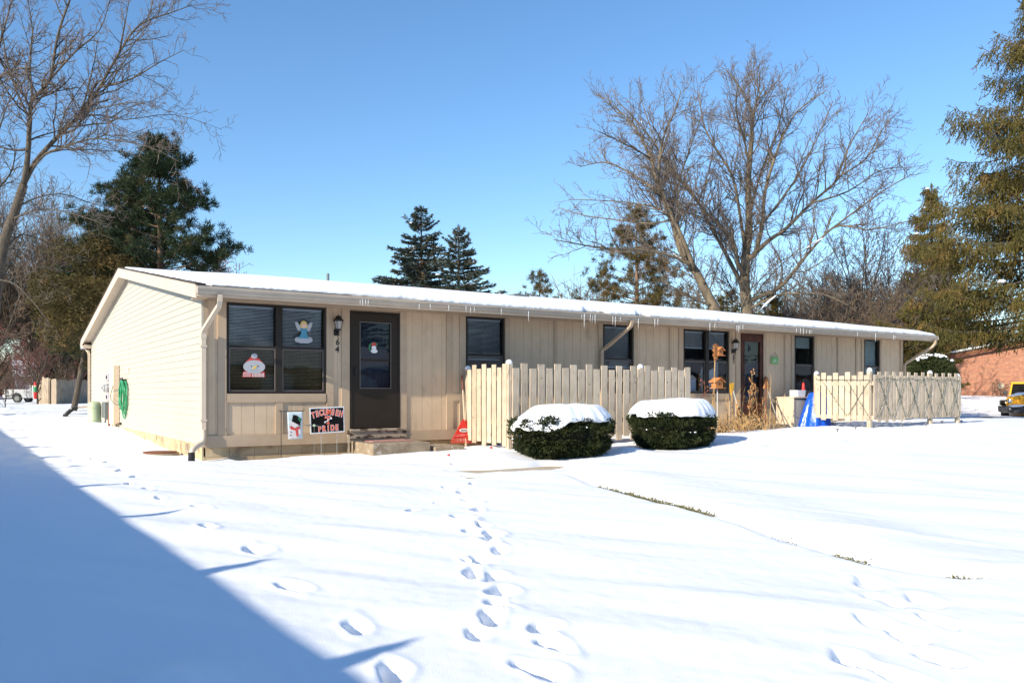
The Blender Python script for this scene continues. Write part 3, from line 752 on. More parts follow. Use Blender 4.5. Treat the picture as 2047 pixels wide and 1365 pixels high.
# utilities on the gable
MB().box(-.20, -.015, 8.10, 8.62, .34, 1.78).build('service_chase', 'beige', H, bevel=.006)
gable_y = lambda px, x=-.015: None
def onX(px, x):
    u = (px - CX) / FPX; d = FW + RT * u
    return CAM.y + d.y * (x - CAM.x) / d.x
def zX(px, py, x):
    u = (px - CX) / FPX; d = FW + RT * u
    return CAM.z + (HY - py) / FPX * (x - CAM.x) / d.x
print('gable y at px 228,242,216,232:', [round(onX(p, 0), 2) for p in (228, 242, 216, 232, 187)])
# camera, sky and sun
def finish():
    cam = bpy.data.cameras.new('camera'); co = bpy.data.objects.new('camera', cam); COL.objects.link(co)
    co.location = CAM; co.rotation_euler = (R(90), 0, -math.atan2(.547, .838))
    cam.sensor_width = 36; cam.lens = 36 * FPX / 2047; cam.shift_y = (HY - 682.5) / 2047; cam.clip_end = 4000; cam.clip_start = .05
    sc.camera = co
    w = bpy.data.worlds.new('World'); sc.world = w; w.use_nodes = True
    nt = w.node_tree; bg = nt.nodes['Background']; sky = nt.nodes.new('ShaderNodeTexSky'); sky.sky_type = 'NISHITA'
    sky.sun_disc = False; el = R(26.0); a = R(77.2)
    sx, sy = -math.sin(a), -math.cos(a)
    sky.sun_elevation = el; sky.sun_rotation = math.atan2(sx, sy); sky.altitude = 0; sky.air_density = 1.0; sky.dust_density = .2; sky.ozone_density = 3.0
    hs_ = nt.nodes.new('ShaderNodeHueSaturation'); hs_.inputs['Saturation'].default_value = 1.14; hs_.inputs['Value'].default_value = 1.34; nt.links.new(sky.outputs[0], hs_.inputs['Color']); nt.links.new(hs_.outputs[0], bg.inputs[0]); bg.inputs[1].default_value = SKY
    L = bpy.data.lights.new('sun', 'SUN'); L.energy = SUN; L.angle = R(.5); L.color = (1, .90, .74)
    lo = bpy.data.objects.new('sun', L); COL.objects.link(lo)
    d = Vector((-sx * math.cos(el), -sy * math.cos(el), -math.sin(el)))
    lo.rotation_euler = d.to_track_quat('-Z', 'Y').to_euler()
    sc.view_settings.view_transform = 'Standard'; sc.view_settings.look = 'None'; sc.view_settings.exposure = EXPO; sc.view_settings.gamma = 1
    sc.cycles.max_bounces = 6; sc.cycles.transparent_max_bounces = 12; sc.cycles.caustics_reflective = False; sc.cycles.caustics_refractive = False
    sc.cycles.use_denoising = True
SKY, SUN, EXPO = .115, 5.0, .50
#PART2
# ---- wall fittings of the gable
hs = thing('garden_hose', 'coiled green garden hose hung on the cream gable', 'hose', (-.05, 8.0, 1.35))
m = MB(); rr = random.Random(3)
for k in range(9):
    cy = 7.78 + rr.uniform(-.12, .12); wy = rr.uniform(.16, .44); b = rr.uniform(.42, .80); off = -.03 - k * .012
    pts = []
    for j in range(33):
        t = 2 * math.pi * j / 32
        yy = cy + wy * math.sin(t) * (1 - .35 * max(0, -math.cos(t))) + .02 * math.sin(3 * t + k)
        zc = (1.33 + b) / 2; zr = (1.33 - b) / 2
        pts.append((off + .012 * math.sin(2*t + k), yy, zc + zr * math.cos(t)))
    m.tube(pts, .0135, 6, cap=False)
m.build('hose_coil', 'hose', hs, smooth=True)
MB().tube([(-.16, 8.7, 1.22), (-.2, 8.75, 1.05), (-.22, 8.72, .92), (-.16, 8.45, .78), (-.06, 8.05, .74)], .010, 6).build('loose_cable', 'cable', hs, smooth=True)
MB().obox((-.05, 7.9, 1.35), (.09, .5, .03)).obox((-.09, 7.9, 1.37), (.02, .5, .07)).build('hose_hanger', 'bmetal', hs)
H_ch = [o for o in bpy.data.objects if o.name == 'service_chase'][0]; bpy.data.objects.remove(H_ch)
MB().box(-.15, -.016, 8.74, 9.5, .98, 1.72).box(-.152, -.016, 8.738, 9.502, .27, .975).build('service_chase', 'beige', H, bevel=.006)
m = MB().lathe((-.09, 8.95, 0), [(.045, -.1), (.045, .27)], 10); m.build('conduit_pipe', 'beige', H)
MB().lathe((-.08, 9.25, 0), [(.03, -.1), (.03, .27)], 8).build('conduit_pipe', 'rust', H)
for i, (z0) in enumerate((1.36, .84)):
    mt = MB().box(-.08, -.016, 9.54, 10.1, z0, z0 + .2).box(-.08, -.016, 10.2, 10.78, z0, z0 + .2).build('meter_box', 'elec', H, bevel=.008)
    for yy in (9.82, 10.49): MB().lathe((-.08, yy, z0 + .1), [(.05, -.02), (.05, .0), (.045, .002)], 10, axis='x').build('meter_glass', 'bmetal', mt)
mt = MB().lathe((-.12, 10.1, 1.17), [(.02, -.04), (.10, -.04), (.12, .0), (.10, .05), (.03, .06)], 12, axis='x').lathe((-.12, 10.6, 1.17), [(.02, -.04), (.09, -.04), (.1, .0), (.08, .05), (.03, .06)], 12, axis='x').tube([(-.1, 9.6, 1.2), (-.15, 9.9, 1.22), (-.15, 11, 1.2), (-.06, 11.2, 1.1)], .018, 6).build('gas_meter', 'galv', H, smooth=True)
MB().box(-.12, -.016, 10.55, 11.2, .38, .80).build('breaker_panel', 'elec_dk', H, bevel=.01)
MB().tube([(-.1, 9.75, .84), (-.1, 9.75, .3)], .022, 6).tube([(-.1, 9.75, 1.36), (-.1, 9.75, 1.04)], .018, 6).build('conduit_pipe', 'galv', H)
MB().box(-.05, -.016, 8.42, 8.5, .27, .33).tube([(-.05, 8.46, .3), (-.12, 8.46, .3), (-.13, 8.46, .26)], .013, 6).build('wall_faucet', 'bmetal', H)
MB().box(-.018, -.012, 7.3, 7.6, 1.5, 1.62).build('wall_patch', 'beige', H)
m = MB().box(-.004, -.0, .9, 1.25, .02, .2); m.build('foundation_vent', 'conc', H)
def at_g(px, py, z=None):
    z = 0
    for _ in range(15):
        Z = (CAM.z - z) * FPX / max(py - HY, 4); p = at(px, py, Z); z = float(base_h(p.x, p.y))
    return p
p = Vector((-.95, 9.2, 0)); p = at(189, 863, 22.3); 
pd = thing('utility_pedestal', 'pale green cylindrical utility pedestal standing in the snow by the gable', 'utility box', (p.x, p.y, gz(p.x, p.y)))
z0 = gz(p.x, p.y) - .05; r = .165
MB().lathe((p.x, p.y, z0), [(r * 1.04, 0), (r * 1.04, .12), (r, .13), (r, .50), (r * .96, .55), (r * .8, .585), (r * .4, .6), (.01, .603)], 24).build('pedestal_body', 'pedestal', pd, smooth=True)
MB().lathe((p.x, p.y, z0), [(r * 1.05, .42), (r * 1.05, .44)], 24).build('lid_rim', 'pedestal', pd)
p = at(218, 868, 21.0); z0 = gz(p.x, p.y)
st = MB().tube([(p.x, p.y, z0 - .1), (p.x + .01, p.y, z0 + .5)], .028, 6).build('marker_stake', 'rust'); tag(st, 'rusty brown stake beside the pale green pedestal', 'stake')
px_, py_ = -.30, 1.75; z0 = gz(-.45, 1.75) + .015
cv = thing('well_cover', 'round rust stained cover plate lying in snow at the foot of the gable', 'cover', (-.45, 1.75, z0))
MB().lathe((-.36, 1.5, z0 - .06), [(.30, 0), (.31, .05), (.30, .065)], 28).build('cover_ring', 'conc', cv)
MB().lathe((-.36, 1.5, z0 - .06), [(.27, .066), (.27, .085), (.02, .10)], 28).build('cover_plate', 'rust', cv)

# ---- wall lamps
def lantern(px, py0, label, back=True):
    x = onY(px, -.12); zt = zY(px, py0, -.12); y = -.14
    L = thing('wall_lantern', label, 'lamp', (x, -.02, zt), group='coach lanterns beside the two front doors')
    MB().lathe((x, y, zt - .155), [(.118, 0), (.12, .008), (.075, .05), (.062, .09), (.056, .105), (.012, .112), (.014, .135), (.002, .14)], 8).build('lantern_roof', 'bmetal', L)
    m = MB()
    for k in range(4):
        a = math.pi / 4 + k * math.pi / 2; m.tube([(x + .094 * math.cos(a), y + .094 * math.sin(a), zt - .155), (x + .055 * math.cos(a), y + .055 * math.sin(a), zt - .33)], .007, 4)
    m.lathe((x, y, zt - .345), [(.02, -.02), (.055, 0), (.058, .018), (.02, .02)], 8)
    m.build('lantern_cage', 'bmetal', L)
    MB().lathe((x, y, zt - .33), [(.045, 0), (.080, .17)], 4).build('lantern_glass', 'lampglass', L)
    m = MB().box(x - .055, x + .055, -.045, -.0225, zt - .46, zt - .32)
    m.tube([(x, -.03, zt - .37), (x, -.08, zt - .41), (x, y + .0, zt - .40), (x, y, zt - .35)], .014, 6)
    m.tube([(x, y + .02, zt - .36), (x, y + .03, zt - .44), (x, y + .03, zt - .53)], [.02, .012, .003], 6)
    m.build('lantern_bracket', 'bmetal', L); L.scale = (.82, .82, .80)
lantern(677, 627, 'black coach lantern above the digits 64, left of the brown door')
lantern(1471, 675, 'black coach lantern above the digits 65, left of the rust brown door')
# ---- window decorations (flat painted plastic, set in front of the glass; decal whites greyed as if behind it)
def disc(m, x, z, rx, rz, y, t=.004, n=24, rot=0):
    pts = []
    for k in range(n):
        a = 2 * math.pi * k / n; u, v = rx * math.cos(a), rz * math.sin(a)
        pts.append((x + u * math.cos(rot) - v * math.sin(rot), y, z + u * math.sin(rot) + v * math.cos(rot)))
    m.prism(pts, (0, t, 0)); return m
def poly(m, pts, y, t=.004): m.prism([(a, y, b) for a, b in pts], (0, t, 0)); return m
yG = .006
def f_on(px, py, y=0.0): return onY(px, y), zY(px, py, y)
sx_, sz_ = f_on(508.5, 733, 0)
d = thing('snowman_head_decoration', 'snowman head with bobble hat and striped scarf stuck in the lower left window', 'window decoration', (sx_, yG, sz_))
disc(MB(), sx_, sz_, .176, .108, yG).build('face', 'decal_white', d)
poly(MB(), [(sx_ - .14, sz_ + .07), (sx_ + .14, sz_ + .07), (sx_ + .05, sz_ + .16), (sx_ - .05, sz_ + .16)], yG + .005).build('hat', 'scarf', d)
disc(MB(), sx_, sz_ + .175, .052, .042, yG - .002).build('bobble', 'decal_white', d)
poly(MB(), [(sx_ - .19, sz_ - .17), (sx_ - .17, sz_ - .075), (sx_ + .17, sz_ - .075), (sx_ + .18, sz_ - .165)], yG + .005).build('scarf', 'scarf', d)
m = MB()
for k in range(9): poly(m, [(sx_ - .03 + k * .022, sz_ - .165), (sx_ - .03 + k * .022, sz_ - .10), (sx_ - .019 + k * .022, sz_ - .10), (sx_ - .019 + k * .022, sz_ - .165)], yG + .001)
for k in range(3): poly(m, [(sx_ - .18, sz_ - .155 + k * .026), (sx_ - .18, sz_ - .145 + k * .026), (sx_ - .05, sz_ - .145 + k * .026), (sx_ - .05, sz_ - .155 + k * .026)], yG + .001)
m.build('scarf_stripe', 'snowman', d)
poly(MB(), [(sx_ - .03, sz_ - .045), (sx_ + .02, sz_ - .03), (sx_ + .05, sz_ + .035), (sx_ - .02, sz_ + .0)], yG - .003, .003).build('carrot_nose', 'gold', d)
m = MB()
for q in (-.045, .065): disc(m, sx_ + q, sz_ + .008, .010, .010, yG - .002, .002, 10)
for q in (-.06, -.035, 0, .04, .07): disc(m, sx_ + q, sz_ - .055 - .01 * math.cos(q * 30), .004, .004, yG - .002, .002, 8)
m.build('eyes_and_mouth', 'black', d)
ax_, az_ = f_on(607.5, 662, .03)
d = thing('angel_decoration', 'small angel in an aqua gown on a white cloud, stuck in the upper right sash', 'window decoration', (ax_, .03, az_)); yA = .036
m = MB()
for s in (-1, 1): poly(m, [(ax_ + s * .03, az_ + .02), (ax_ + s * .10, az_ + .0), (ax_ + s * .13, az_ + .07), (ax_ + s * .155, az_ + .14), (ax_ + s * .12, az_ + .16), (ax_ + s * .06, az_ + .09)][::s], yA + .004)
m.build('wings', 'decal_white', d)
m = MB()
for q, w_, z_ in ((-.10, .055, -.145), (-.03, .07, -.16), (.05, .07, -.16), (.105, .05, -.14), (0, .1, -.12)): disc(m, ax_ + q, az_ + z_, w_, .045, yA + .003 + abs(q) * .01)
m.build('cloud', 'decal_white', d)
poly(MB(), [(ax_ - .09, az_ - .12), (ax_ + .09, az_ - .12), (ax_ + .05, az_ - .04), (ax_ + .06, az_ + .05), (ax_ - .06, az_ + .05), (ax_ - .045, az_ - .04)], yA - .001).build('gown', 'blue_cloth', d)
disc(MB(), ax_, az_ + .10, .062, .075, yA - .0005).build('hair', 'gold', d)
disc(MB(), ax_, az_ + .095, .046, .05, yA - .005).build('face', 'skin', d)
nx_, nz_ = f_on(747, 695, .0)
d = thing('snowman_wreath_decoration', 'little snowman with a red hat in a green sprig hanging in the brown door glass', 'window decoration', (nx_, -.01, nz_)); yN = -.012
m = MB()
for k in range(14):
    a = 2 * math.pi * k / 14
    if -.2 < math.cos(a): disc(m, nx_ + .085 * math.cos(a + 2.2), nz_ + .085 * math.sin(a + 2.2), .026, .013, yN + .003, .003, 8, a)
m.build('green_sprig', 'green_print', d)
disc(disc(MB(), nx_, nz_, .045, .038, yN), nx_ + .005, nz_ - .06, .065, .035, yN + .001).build('snowman_body', 'white', d)
poly(poly(MB(), [(nx_ - .06, nz_ + .03), (nx_ + .05, nz_ + .035), (nx_ + .05, nz_ + .045), (nx_ - .06, nz_ + .04)], yN - .003), [(nx_ - .04, nz_ + .04), (nx_ + .035, nz_ + .045), (nx_ + .03, nz_ + .09), (nx_ - .04, nz_ + .085)], yN - .004).build('red_hat', 'scarf', d)
# ---- garden flag
fx, fz = onY(573.5, -.30), zY(573.5, 821, -.30)
y = -.30; xr = onY(605, y); xp = onY(562, y); gzz = gz(xp, y) - .1
d = thing('garden_flag', 'small hanging flag with a snowman in a top hat, on a thin black stand', 'flag', (xp, y, gzz))
ztop = zY(590, 822, y)
m = MB().tube([(xp, y, gzz), (xp, y, ztop + .015), (xp - .02, y, ztop + .03), (xp - .03, y, ztop + .01), (xp, y, ztop), (xr + .01, y, ztop + .002), (xr + .03, y, ztop + .02), (xr + .015, y, ztop + .035)], .006, 5); m.build('flag_stand', 'bmetal', d)
A0, A1 = onY(574, y), xr; zb = zY(590, 876, y) ; 
n = 12; nz2 = 14; VV = []; FF = []
for j in range(nz2 + 1):
    for i in range(n + 1):
        s = i / n; t = j / nz2; w_ = .010 * math.sin(s * 7 + t * 2) * t
        VV.append((A0 + (A1 - A0) * s - .02 * t * (1 - s) * -1, y - .004 + w_, ztop - .01 - (ztop - zb) * t))
for j in range(nz2):
    for i in range(n): a = j * (n + 1) + i; FF.append((a, a + 1, a + n + 2, a + n + 1))
m = MB(); m.v = VV; m.f = FF; o = m.build('flag_cloth', 'flag', d, smooth=True); sd = o.modifiers.new('s', 'SOLIDIFY'); sd.thickness = .002
cx_, cw, ch = (A0 + A1) / 2, (A1 - A0), (ztop - zb); yF = y - .022
P = lambda u, v: (A0 + cw * u, ztop - ch * v)
def fp(m, pts, dy=0, t=.002): return poly(m, [P(u, v) for u, v in pts], yF + dy, t)
m = MB(); fp(m, [(.05, .98), (.03, .72), (.12, .60), (.45, .60), (.78, .62), (.86, .8), (.62, .98)]); disc(m, *P(.45, .46), cw * .27, ch * .14, yF + .001, .002); m.build('snowman_print', 'snowman', d)
m = MB(); fp(m, [(.28, .33), (.36, .12), (.62, .16), (.90, .30), (.80, .46), (.84, .50), (.80, .53), (.25, .36)], -.002); m.build('top_hat_print', 'black', d)
m = MB(); fp(m, [(.14, .58), (.22, .52), (.45, .62), (.78, .56), (.86, .62), (.66, .68), (.70, .90), (.58, .94), (.50, .70), (.20, .66)], -.003); m.build('scarf_print', 'scarf', d)
m = MB(); disc(m, *P(.74, .27), .016, .022, yF - .005, .002, 8); disc(m, *P(.80, .34), .02, .014, yF - .005, .002, 8); m.build('holly_print', 'green_print', d)
m = MB(); disc(m, *P(.22, .76), .012, .012, yF - .003, .002, 10); disc(m, *P(.20, .87), .012, .012, yF - .003, .002, 10); m.build('button_print', 'elec_dk', d)
# ---- yard sign with lettering
y = -.36
s0x, s0z = onY(618.5, y), zY(618.5, 815, y); s1x = onY(688.5, y)
SB = {k: (onY(a, y), zY(a, b, y)) for k, (a, b) in dict(tl=(618.5, 815), tr=(687.5, 812), bl=(620.5, 867.5), br=(689, 863)).items()}
xp = (SB['bl'][0] + SB['br'][0]) / 2; gzz = gz(xp, y) - .1
d = thing('yard_sign', 'black yard sign with orange TECUMSEH PRIDE lettering and white border', 'sign', (xp, y, gzz))
m = MB(); poly(m, [SB['bl'], SB['br'], SB['tr'], SB['tl']], y, .006); m.build('sign_board', 'white', d)
def SP(u, v):
    a = Vector((*SB['tl'], 0)).lerp(Vector((*SB['tr'], 0)), u); b = Vector((*SB['bl'], 0)).lerp(Vector((*SB['br'], 0)), u); c = a.lerp(b, v); return (c.x, c.y)
m = MB(); poly(m, [SP(.03, .955), SP(.97, .955), SP(.97, .045), SP(.03, .045)], y - .003, .002); m.build('sign_field', 'black', d)
m = MB()
for q in (.32, .78): X_, Z_ = SP(q, .9); m.tube([(X_, y + .012, gzz), (X_, y + .012, Z_)], .004, 5)
m.build('sign_stakes', 'galv', d)
sw = SB['tr'][0] - SB['tl'][0]
def letter(ch, u, v, size, ang, sc_x=1):
    X_, Z_ = SP(u, v)
    for k, (mt_, off, dy) in enumerate((('white', .0090, 0), ('orange', .0030, -.0025))):
        cu = bpy.data.curves.new('t', 'FONT'); cu.body = ch; cu.size = size; cu.extrude = .0008; cu.offset = off; cu.align_x = 'CENTER'; cu.align_y = 'CENTER'
        ob = bpy.data.objects.new('t', cu); COL.objects.link(ob); dg = bpy.context.evaluated_depsgraph_get(); me = bpy.data.meshes.new_from_object(ob.evaluated_get(dg)); bpy.data.objects.remove(ob)
        me.transform(Matrix.Translation((X_, y - .006 + dy, Z_)) @ Matrix.Rotation(R(90), 4, 'X') @ Matrix.Rotation(ang, 4, 'Z') @ Matrix.Diagonal((sc_x, 1, 1, 1)))
        LB[mt_].append(me)
def joinm(meshes, name, mt_, par):
    V = []; Fc = []
    for me in meshes:
        n = len(V); V += [tuple(v.co) for v in me.vertices]; Fc += [tuple(n + i for i in p.vertices) for p in me.polygons]
    m = MB(); m.v = V; m.f = Fc; return m.build(name, mt_, par)
LB = {'white': [], 'orange': []}
for i, ch in enumerate('TECUMSEH'):
    t = (i - 3.5) / 3.5; letter(ch, .5 + t * .40, .20 + .10 * t * t, .135, -t * .26, .70)
for i, ch in enumerate('PRIDE'):
    t = (i - 2) / 2; letter(ch, .52 + t * .25, .84 - .005 * i, .128, .03, .72)
letter('T', .52, .51, .155, .02, .85)
m = MB(); X_, Z_ = SP(.52, .51)
for a, b in (((-.03, -.075), (.03, -.075)),): poly(m, [(X_ + a[0], Z_ - .066), (X_ + b[0], Z_ - .066), (X_ + b[0], Z_ - .048), (X_ + a[0], Z_ - .048)], y - .0095, .001)
for s in (-1, 1): poly(m, [(X_ + s * .046, Z_ + .026), (X_ + s * .062, Z_ + .026), (X_ + s * .062, Z_ + .060), (X_ + s * .046, Z_ + .060)][::s], y - .0095, .001)
m.build('letter_serifs', 'orange', d)
joinm(LB['white'], 'letter_outline', 'white', d); joinm(LB['orange'], 'lettering', 'orange', d)
m = MB(); q = lambda a, b: (X_ + a, Z_ + b)
poly(m, [q(-.06, -.028), q(-.052, -.037), q(.05, .028), q(.043, .037)], y - .012, .001); poly(m, [q(.03, .04), q(.048, .055), q(.07, .03), q(.055, .012)], y - .0122, .001); poly(m, [q(-.072, -.03), q(-.055, -.012), q(-.04, -.035), q(-.06, -.05)], y - .0122, .001); m.build('hatchet_mark', 'white', d)
dg_ = thing('dragonfly_ornament', 'small dark garden dragonfly on a thin stem in front of the yard sign', 'ornament', (SP(.0, .7)[0], y - .08, gzz))
X_, Z_ = SP(.02, .66)
MB().tube([(X_ - .13, y - .08, Z_), (X_ - .02, y - .08, Z_ + .002), (X_ + .08, y - .08, Z_ - .01), (X_ + .17, y - .08, Z_ - .03)], [.006, .014, .012, .004], 6).tube([(X_ + .03, y - .08, Z_), (X_ + .03, y - .08, gzz)], .003, 4).build('dragonfly_body', 'elec_dk', dg_)
MB().blob((X_ + .03, y - .085, Z_ - .004), (.028, .018, .022), 8, 6).build('dragonfly_head', 'pedestal', dg_)
# ---- front steps, door mat
z1 = .215
sp_ = thing('front_step', 'worn concrete slab step before the brown door', 'step', (2.95, -.6, 0))
m = MB(); m.box(2.44, 3.50, -1.02, -.085, -.3, z1); o = m.build('step_slab', 'conc', sp_, bevel=.02)
MB().box(3.565, 4.15, -1.05, -.30, -.3, .13).build('lower_step', 'conc', sp_, bevel=.02)
dm = MB().box(2.62, 3.38, -.62, -.14, z1 + .002, z1 + .014).build('door_mat', 'mat_pink'); tag(dm, 'faded pink doormat on the concrete step', 'doormat')
pt = MB().box(T(690), T(693.5), -.12, -.085, -.2, .33).build('short_white_stake', 'fence'); tag(pt, 'short cream wooden stake between the yard sign and the concrete step', 'stake')
# porch deck by the second door
pk = thing('low_porch_deck', 'low weathered plywood deck beside the rust brown door', 'deck', (14, -.9, .1))
MB().prism([(T(1560), -1.2, .33), (T(1588), -1.2, .33), (T(1608), -.15, .40), (T(1563), -.15, .40)], (0, 0, -.025)).build('deck_top', 'ply', pk)
MB().box(T(1556) , T(1585), -1.19, -1.15, .05, .30).build('deck_skirt', 'rust', pk)
MB().box(T(1478), T(1530), -.7, -.085, .0, .30).build('porch_step', 'conc', pk)
# ---- red leaf rake
xk, yk = onY(927, -.2), -.2; zk = zY(927, 838, yk)
rk = thing('leaf_rake', 'red plastic leaf rake leaning tines down between wall and picket fence', 'rake', (xk, yk, .05))
m = MB().tube([(xk + .02, yk, zk - .12), (xk + .01, yk + .05, 1.10)], .014, 8); m.build('rake_handle', 'fencelight', rk)
MB().tube([(xk + .01, yk + .052, 1.10), (xk + .005, yk + .08, 1.38)], .015, 8).build('handle_grip', 'rust', rk)
zb_ = .12; hw = .33
m = MB(); m.prism([(xk - .02, yk, zk + .0), (xk + .03, yk, zk), (xk + .30, yk - .05, zk - .29), (xk + .01, yk - .06, zk - .31), (xk - .22, yk - .05, zk - .28)], (0, .012, 0)); m.build('rake_head', 'red', rk)
m = MB()
for k in range(21):
    t = k / 20 * 2 - 1
    m.tube([(xk + .01 + t * .23, yk - .055, zk - .27), (xk + .01 + t * .32, yk - .08, zb_ + .03), (xk + .01 + t * .33, yk - .12, zb_)], .0065, 4)
m.box(xk - .26, xk + .29, yk - .075, yk - .06, zb_ + .09, zb_ + .13)
m.build('rake_tines', 'red', rk)
m = MB(); disc(m, xk - .03, zk - .20, .10, .035, yk - .062, .003); m.build('maker_badge', 'white', rk)
text('EASY RAKE'[:0] or '', .01, (0, 0, 0), 'black', None) if False else None
m = MB()
for k in range(5): m.box(xk - .09 + k * .026, xk - .075 + k * .026, yk - .0655, yk - .0625, zk - .213, zk - .187)
m.build('badge_marks', 'elec_dk', rk)
# ---- candy path stakes
for px, py, lb in ((897, 908, 'small red and white stake light in the snow, the one nearer the concrete step'), (982, 903, 'small red and white stake light in the snow, the one nearer the clipped bushes')):
    p = at_g(px, py + 10); z0 = gz(p.x, p.y)
    d = thing('stake_light', lb, 'path light', (p.x, p.y, z0), group='red topped stake lights along the walk')
    MB().lathe((p.x, p.y, z0 - .05), [(.018, 0), (.018, .10)], 8).build('light_stem', 'white', d)
    MB().lathe((p.x, p.y, z0 + .05), [(.02, 0), (.024, .014), (.014, .03), (.004, .034)], 10).build('light_cap', 'scarf', d)
# ---- picket fences
def picket_fence(label, runs, top, bots, snows, lights=False):
    """runs: list of ((x0,y0),(x1,y1), count, side) ; pickets of alternate height"""
    d = thing('picket_fence', label, 'fence', (runs[0][0][0], runs[0][0][1], 0.1))
    rr = random.Random(int(top * 100) + len(runs[0]))
    for (a, b, n, rail) in runs:
        a = Vector((*a, 0)); b = Vector((*b, 0)); D = b - a; L = D.length; D.normalize(); N = Vector((D.y, -D.x, 0))
        rot = Matrix.Rotation(math.atan2(D.y, D.x), 3, 'Z'); st = L / n
        for k in range(n):
            c = a + D * (st * (k + .5)); hi = (k % 2 == 1)
            zt = top + (.0 if hi else -.075) + rr.uniform(-.012, .012)
            zb = bots(c.x, c.y) + (.0 if hi else .05) + rr.uniform(-.015, .02)
            w_ = st * .80 + rr.uniform(-.006, .006); lean = rr.uniform(-.006, .006)
            tilt = Matrix.Rotation(lean, 3, N)
            m = MB(); m.obox(c + Vector((0, 0, (zt + zb) / 2)) + N * rr.uniform(-.003, .003), (w_, .020, zt - zb), tilt @ rot)
            m.build('picket', 'fence', d, bevel=.003)
            if rr.random() < .30:
                kz = zb + (zt - zb) * rr.uniform(.3, .85); q = MB(); q.obox(c + D * rr.uniform(-.03, .03) + N * .0125 + Vector((0, 0, kz)), (.014, .003, .03 * rr.uniform(.5, 1.4)), rot); q.build('knot', 'knot', d)
        for zr in (top - .26, top - 1.02):
            c = (a + b) / 2 - N * .032; m = MB(); m.obox(c + Vector((0, 0, zr)), (L, .036, .085), rot); m.build('rail', 'fence', d)
    return d
def post(d, x, y, zt, zb=-.2, s=.09, snow=True):
    MB().box(x - s/2, x + s/2, y - s/2, y + s/2, zb, zt).build('post', 'fence', d, bevel=.004)
    if snow: MB().blob((x, y, zt + .004), (s * .66, s * .62, .055), 12, 8, .10, int(x * 10)).build('snow_cap', 'snow', d, smooth=True)
fx = 4.68
f1 = picket_fence('tan picket fence screening the porch behind the two clipped bushes', [((fx, -.22), (fx, -1.60), 8, 1), ((fx + .05, -1.65), (9.02, -1.65), 24, 1)], 1.56, lambda x, y: .12 if x < 4.9 else .17, None)
post(f1, fx + .05, -1.58, 1.565); post(f1, 7.72, -1.60, 1.54); post(f1, 8.98, -1.59, 1.50); post(f1, fx + .05, -.16, 1.50)
f2 = picket_fence('tan picket fence wound with string lights near the far corner of the building', [((13.6, -1.15), (13.6, -2.58), 9, 1), ((13.66, -2.62), (17.25, -2.62), 25, 1)], 1.52, lambda x, y: .40 + .05 * (x > 15), None)
post(f2, 13.66, -2.53, 1.545); post(f2, 13.66, -1.15, 1.50); post(f2, 16.0, -2.56, 1.52); post(f2, 17.2, -2.56, 1.46, snow=True)
# string lights
sl = thing('string_lights', 'dark green string of mini lights zigzagged over the far picket fence', 'string lights', (13.6, -2.6, 1.5))
def lightline(pts, name='wire', n=60, seed=0):
    rr = random.Random(seed); out = []
    for i in range(len(pts) - 1):
        a, b = Vector(pts[i]), Vector(pts[i + 1]); k = max(2, int((b - a).length / .05))
        for j in range(k): out.append(a.lerp(b, j / k) + Vector((rr.uniform(-.006, .006), rr.uniform(-.004, 0), rr.uniform(-.008, .008))))
    out.append(Vector(pts[-1])); m = MB(); m.tube(out, .0055, 4, cap=False)
    for i, p in enumerate(out):
        if i % 2 == 0: q = p + Vector((rr.uniform(-.03, .03), -.008, rr.uniform(-.03, .03))); m.tube([p, q], [.004, .006], 4)
    m.build(name, 'ltgreen', sl)
    m = MB()
    for i, p in enumerate(out):
        if i % 3 == 1: m.obox(p + Vector((rr.uniform(-.02, .02), -.012, rr.uniform(-.02, .02))), (.008, .008, .016))
    m.build('mini_bulb', 'bulb', sl)
yq = -2.62 - .022; xq = 13.6 - .022
lightline([(xq, -1.2, 1.36), (xq, -1.9, 1.34), (xq, -2.6, 1.33)], seed=1)
for k, (a, b) in enumerate((((-1.35, 1.34), (-2.0, .55)), ((-2.0, 1.34), (-2.58, .5)), ((-2.58, 1.32), (-2.05, .55)))): lightline([(xq, a[0], a[1]), (xq, b[0], b[1])], seed=20 + k)
tp = []; 
for k in range(9): tp.append((13.7 + k * .43, yq, 1.37 + (.02 if k % 2 else -.03)))
lightline(tp, seed=2)
for k in range(6):
    x0 = 13.85 + k * .58; lightline([(x0, yq, 1.36), (x0 + .20, yq, .95), (x0 + .42, yq, .50)], seed=30 + k); lightline([(x0 + .36, yq - .006, 1.36), (x0 + .20, yq - .006, .95), (x0 - .08, yq - .006, .52)], seed=40 + k)
# ---- solar pegs
for i, (px, py) in enumerate([(1674, 856), (1710, 859), (1804, 855), (1851, 853), (1883, 850), (1922, 845)]):
    dyy = 15.2 + i * .02; Z = 17.3 + i * .62; p = at(px, py, Z); z0 = gz(p.x, p.y)
    d = thing('path_peg', 'small dark solar peg poking out of snow in front of the string lit fence', 'path light', (p.x, p.y, z0), group='solar pegs in a row along the buried walk')
    MB().lathe((p.x, p.y, z0 - .05), [(.008, 0), (.008, .09)], 6).build('peg_stem', 'bmetal', d)
    MB().lathe((p.x, p.y, z0 + .04), [(.02, 0), (.035, .012), (.03, .025), (.005, .03)], 8).build('peg_cap', 'elec_dk', d)
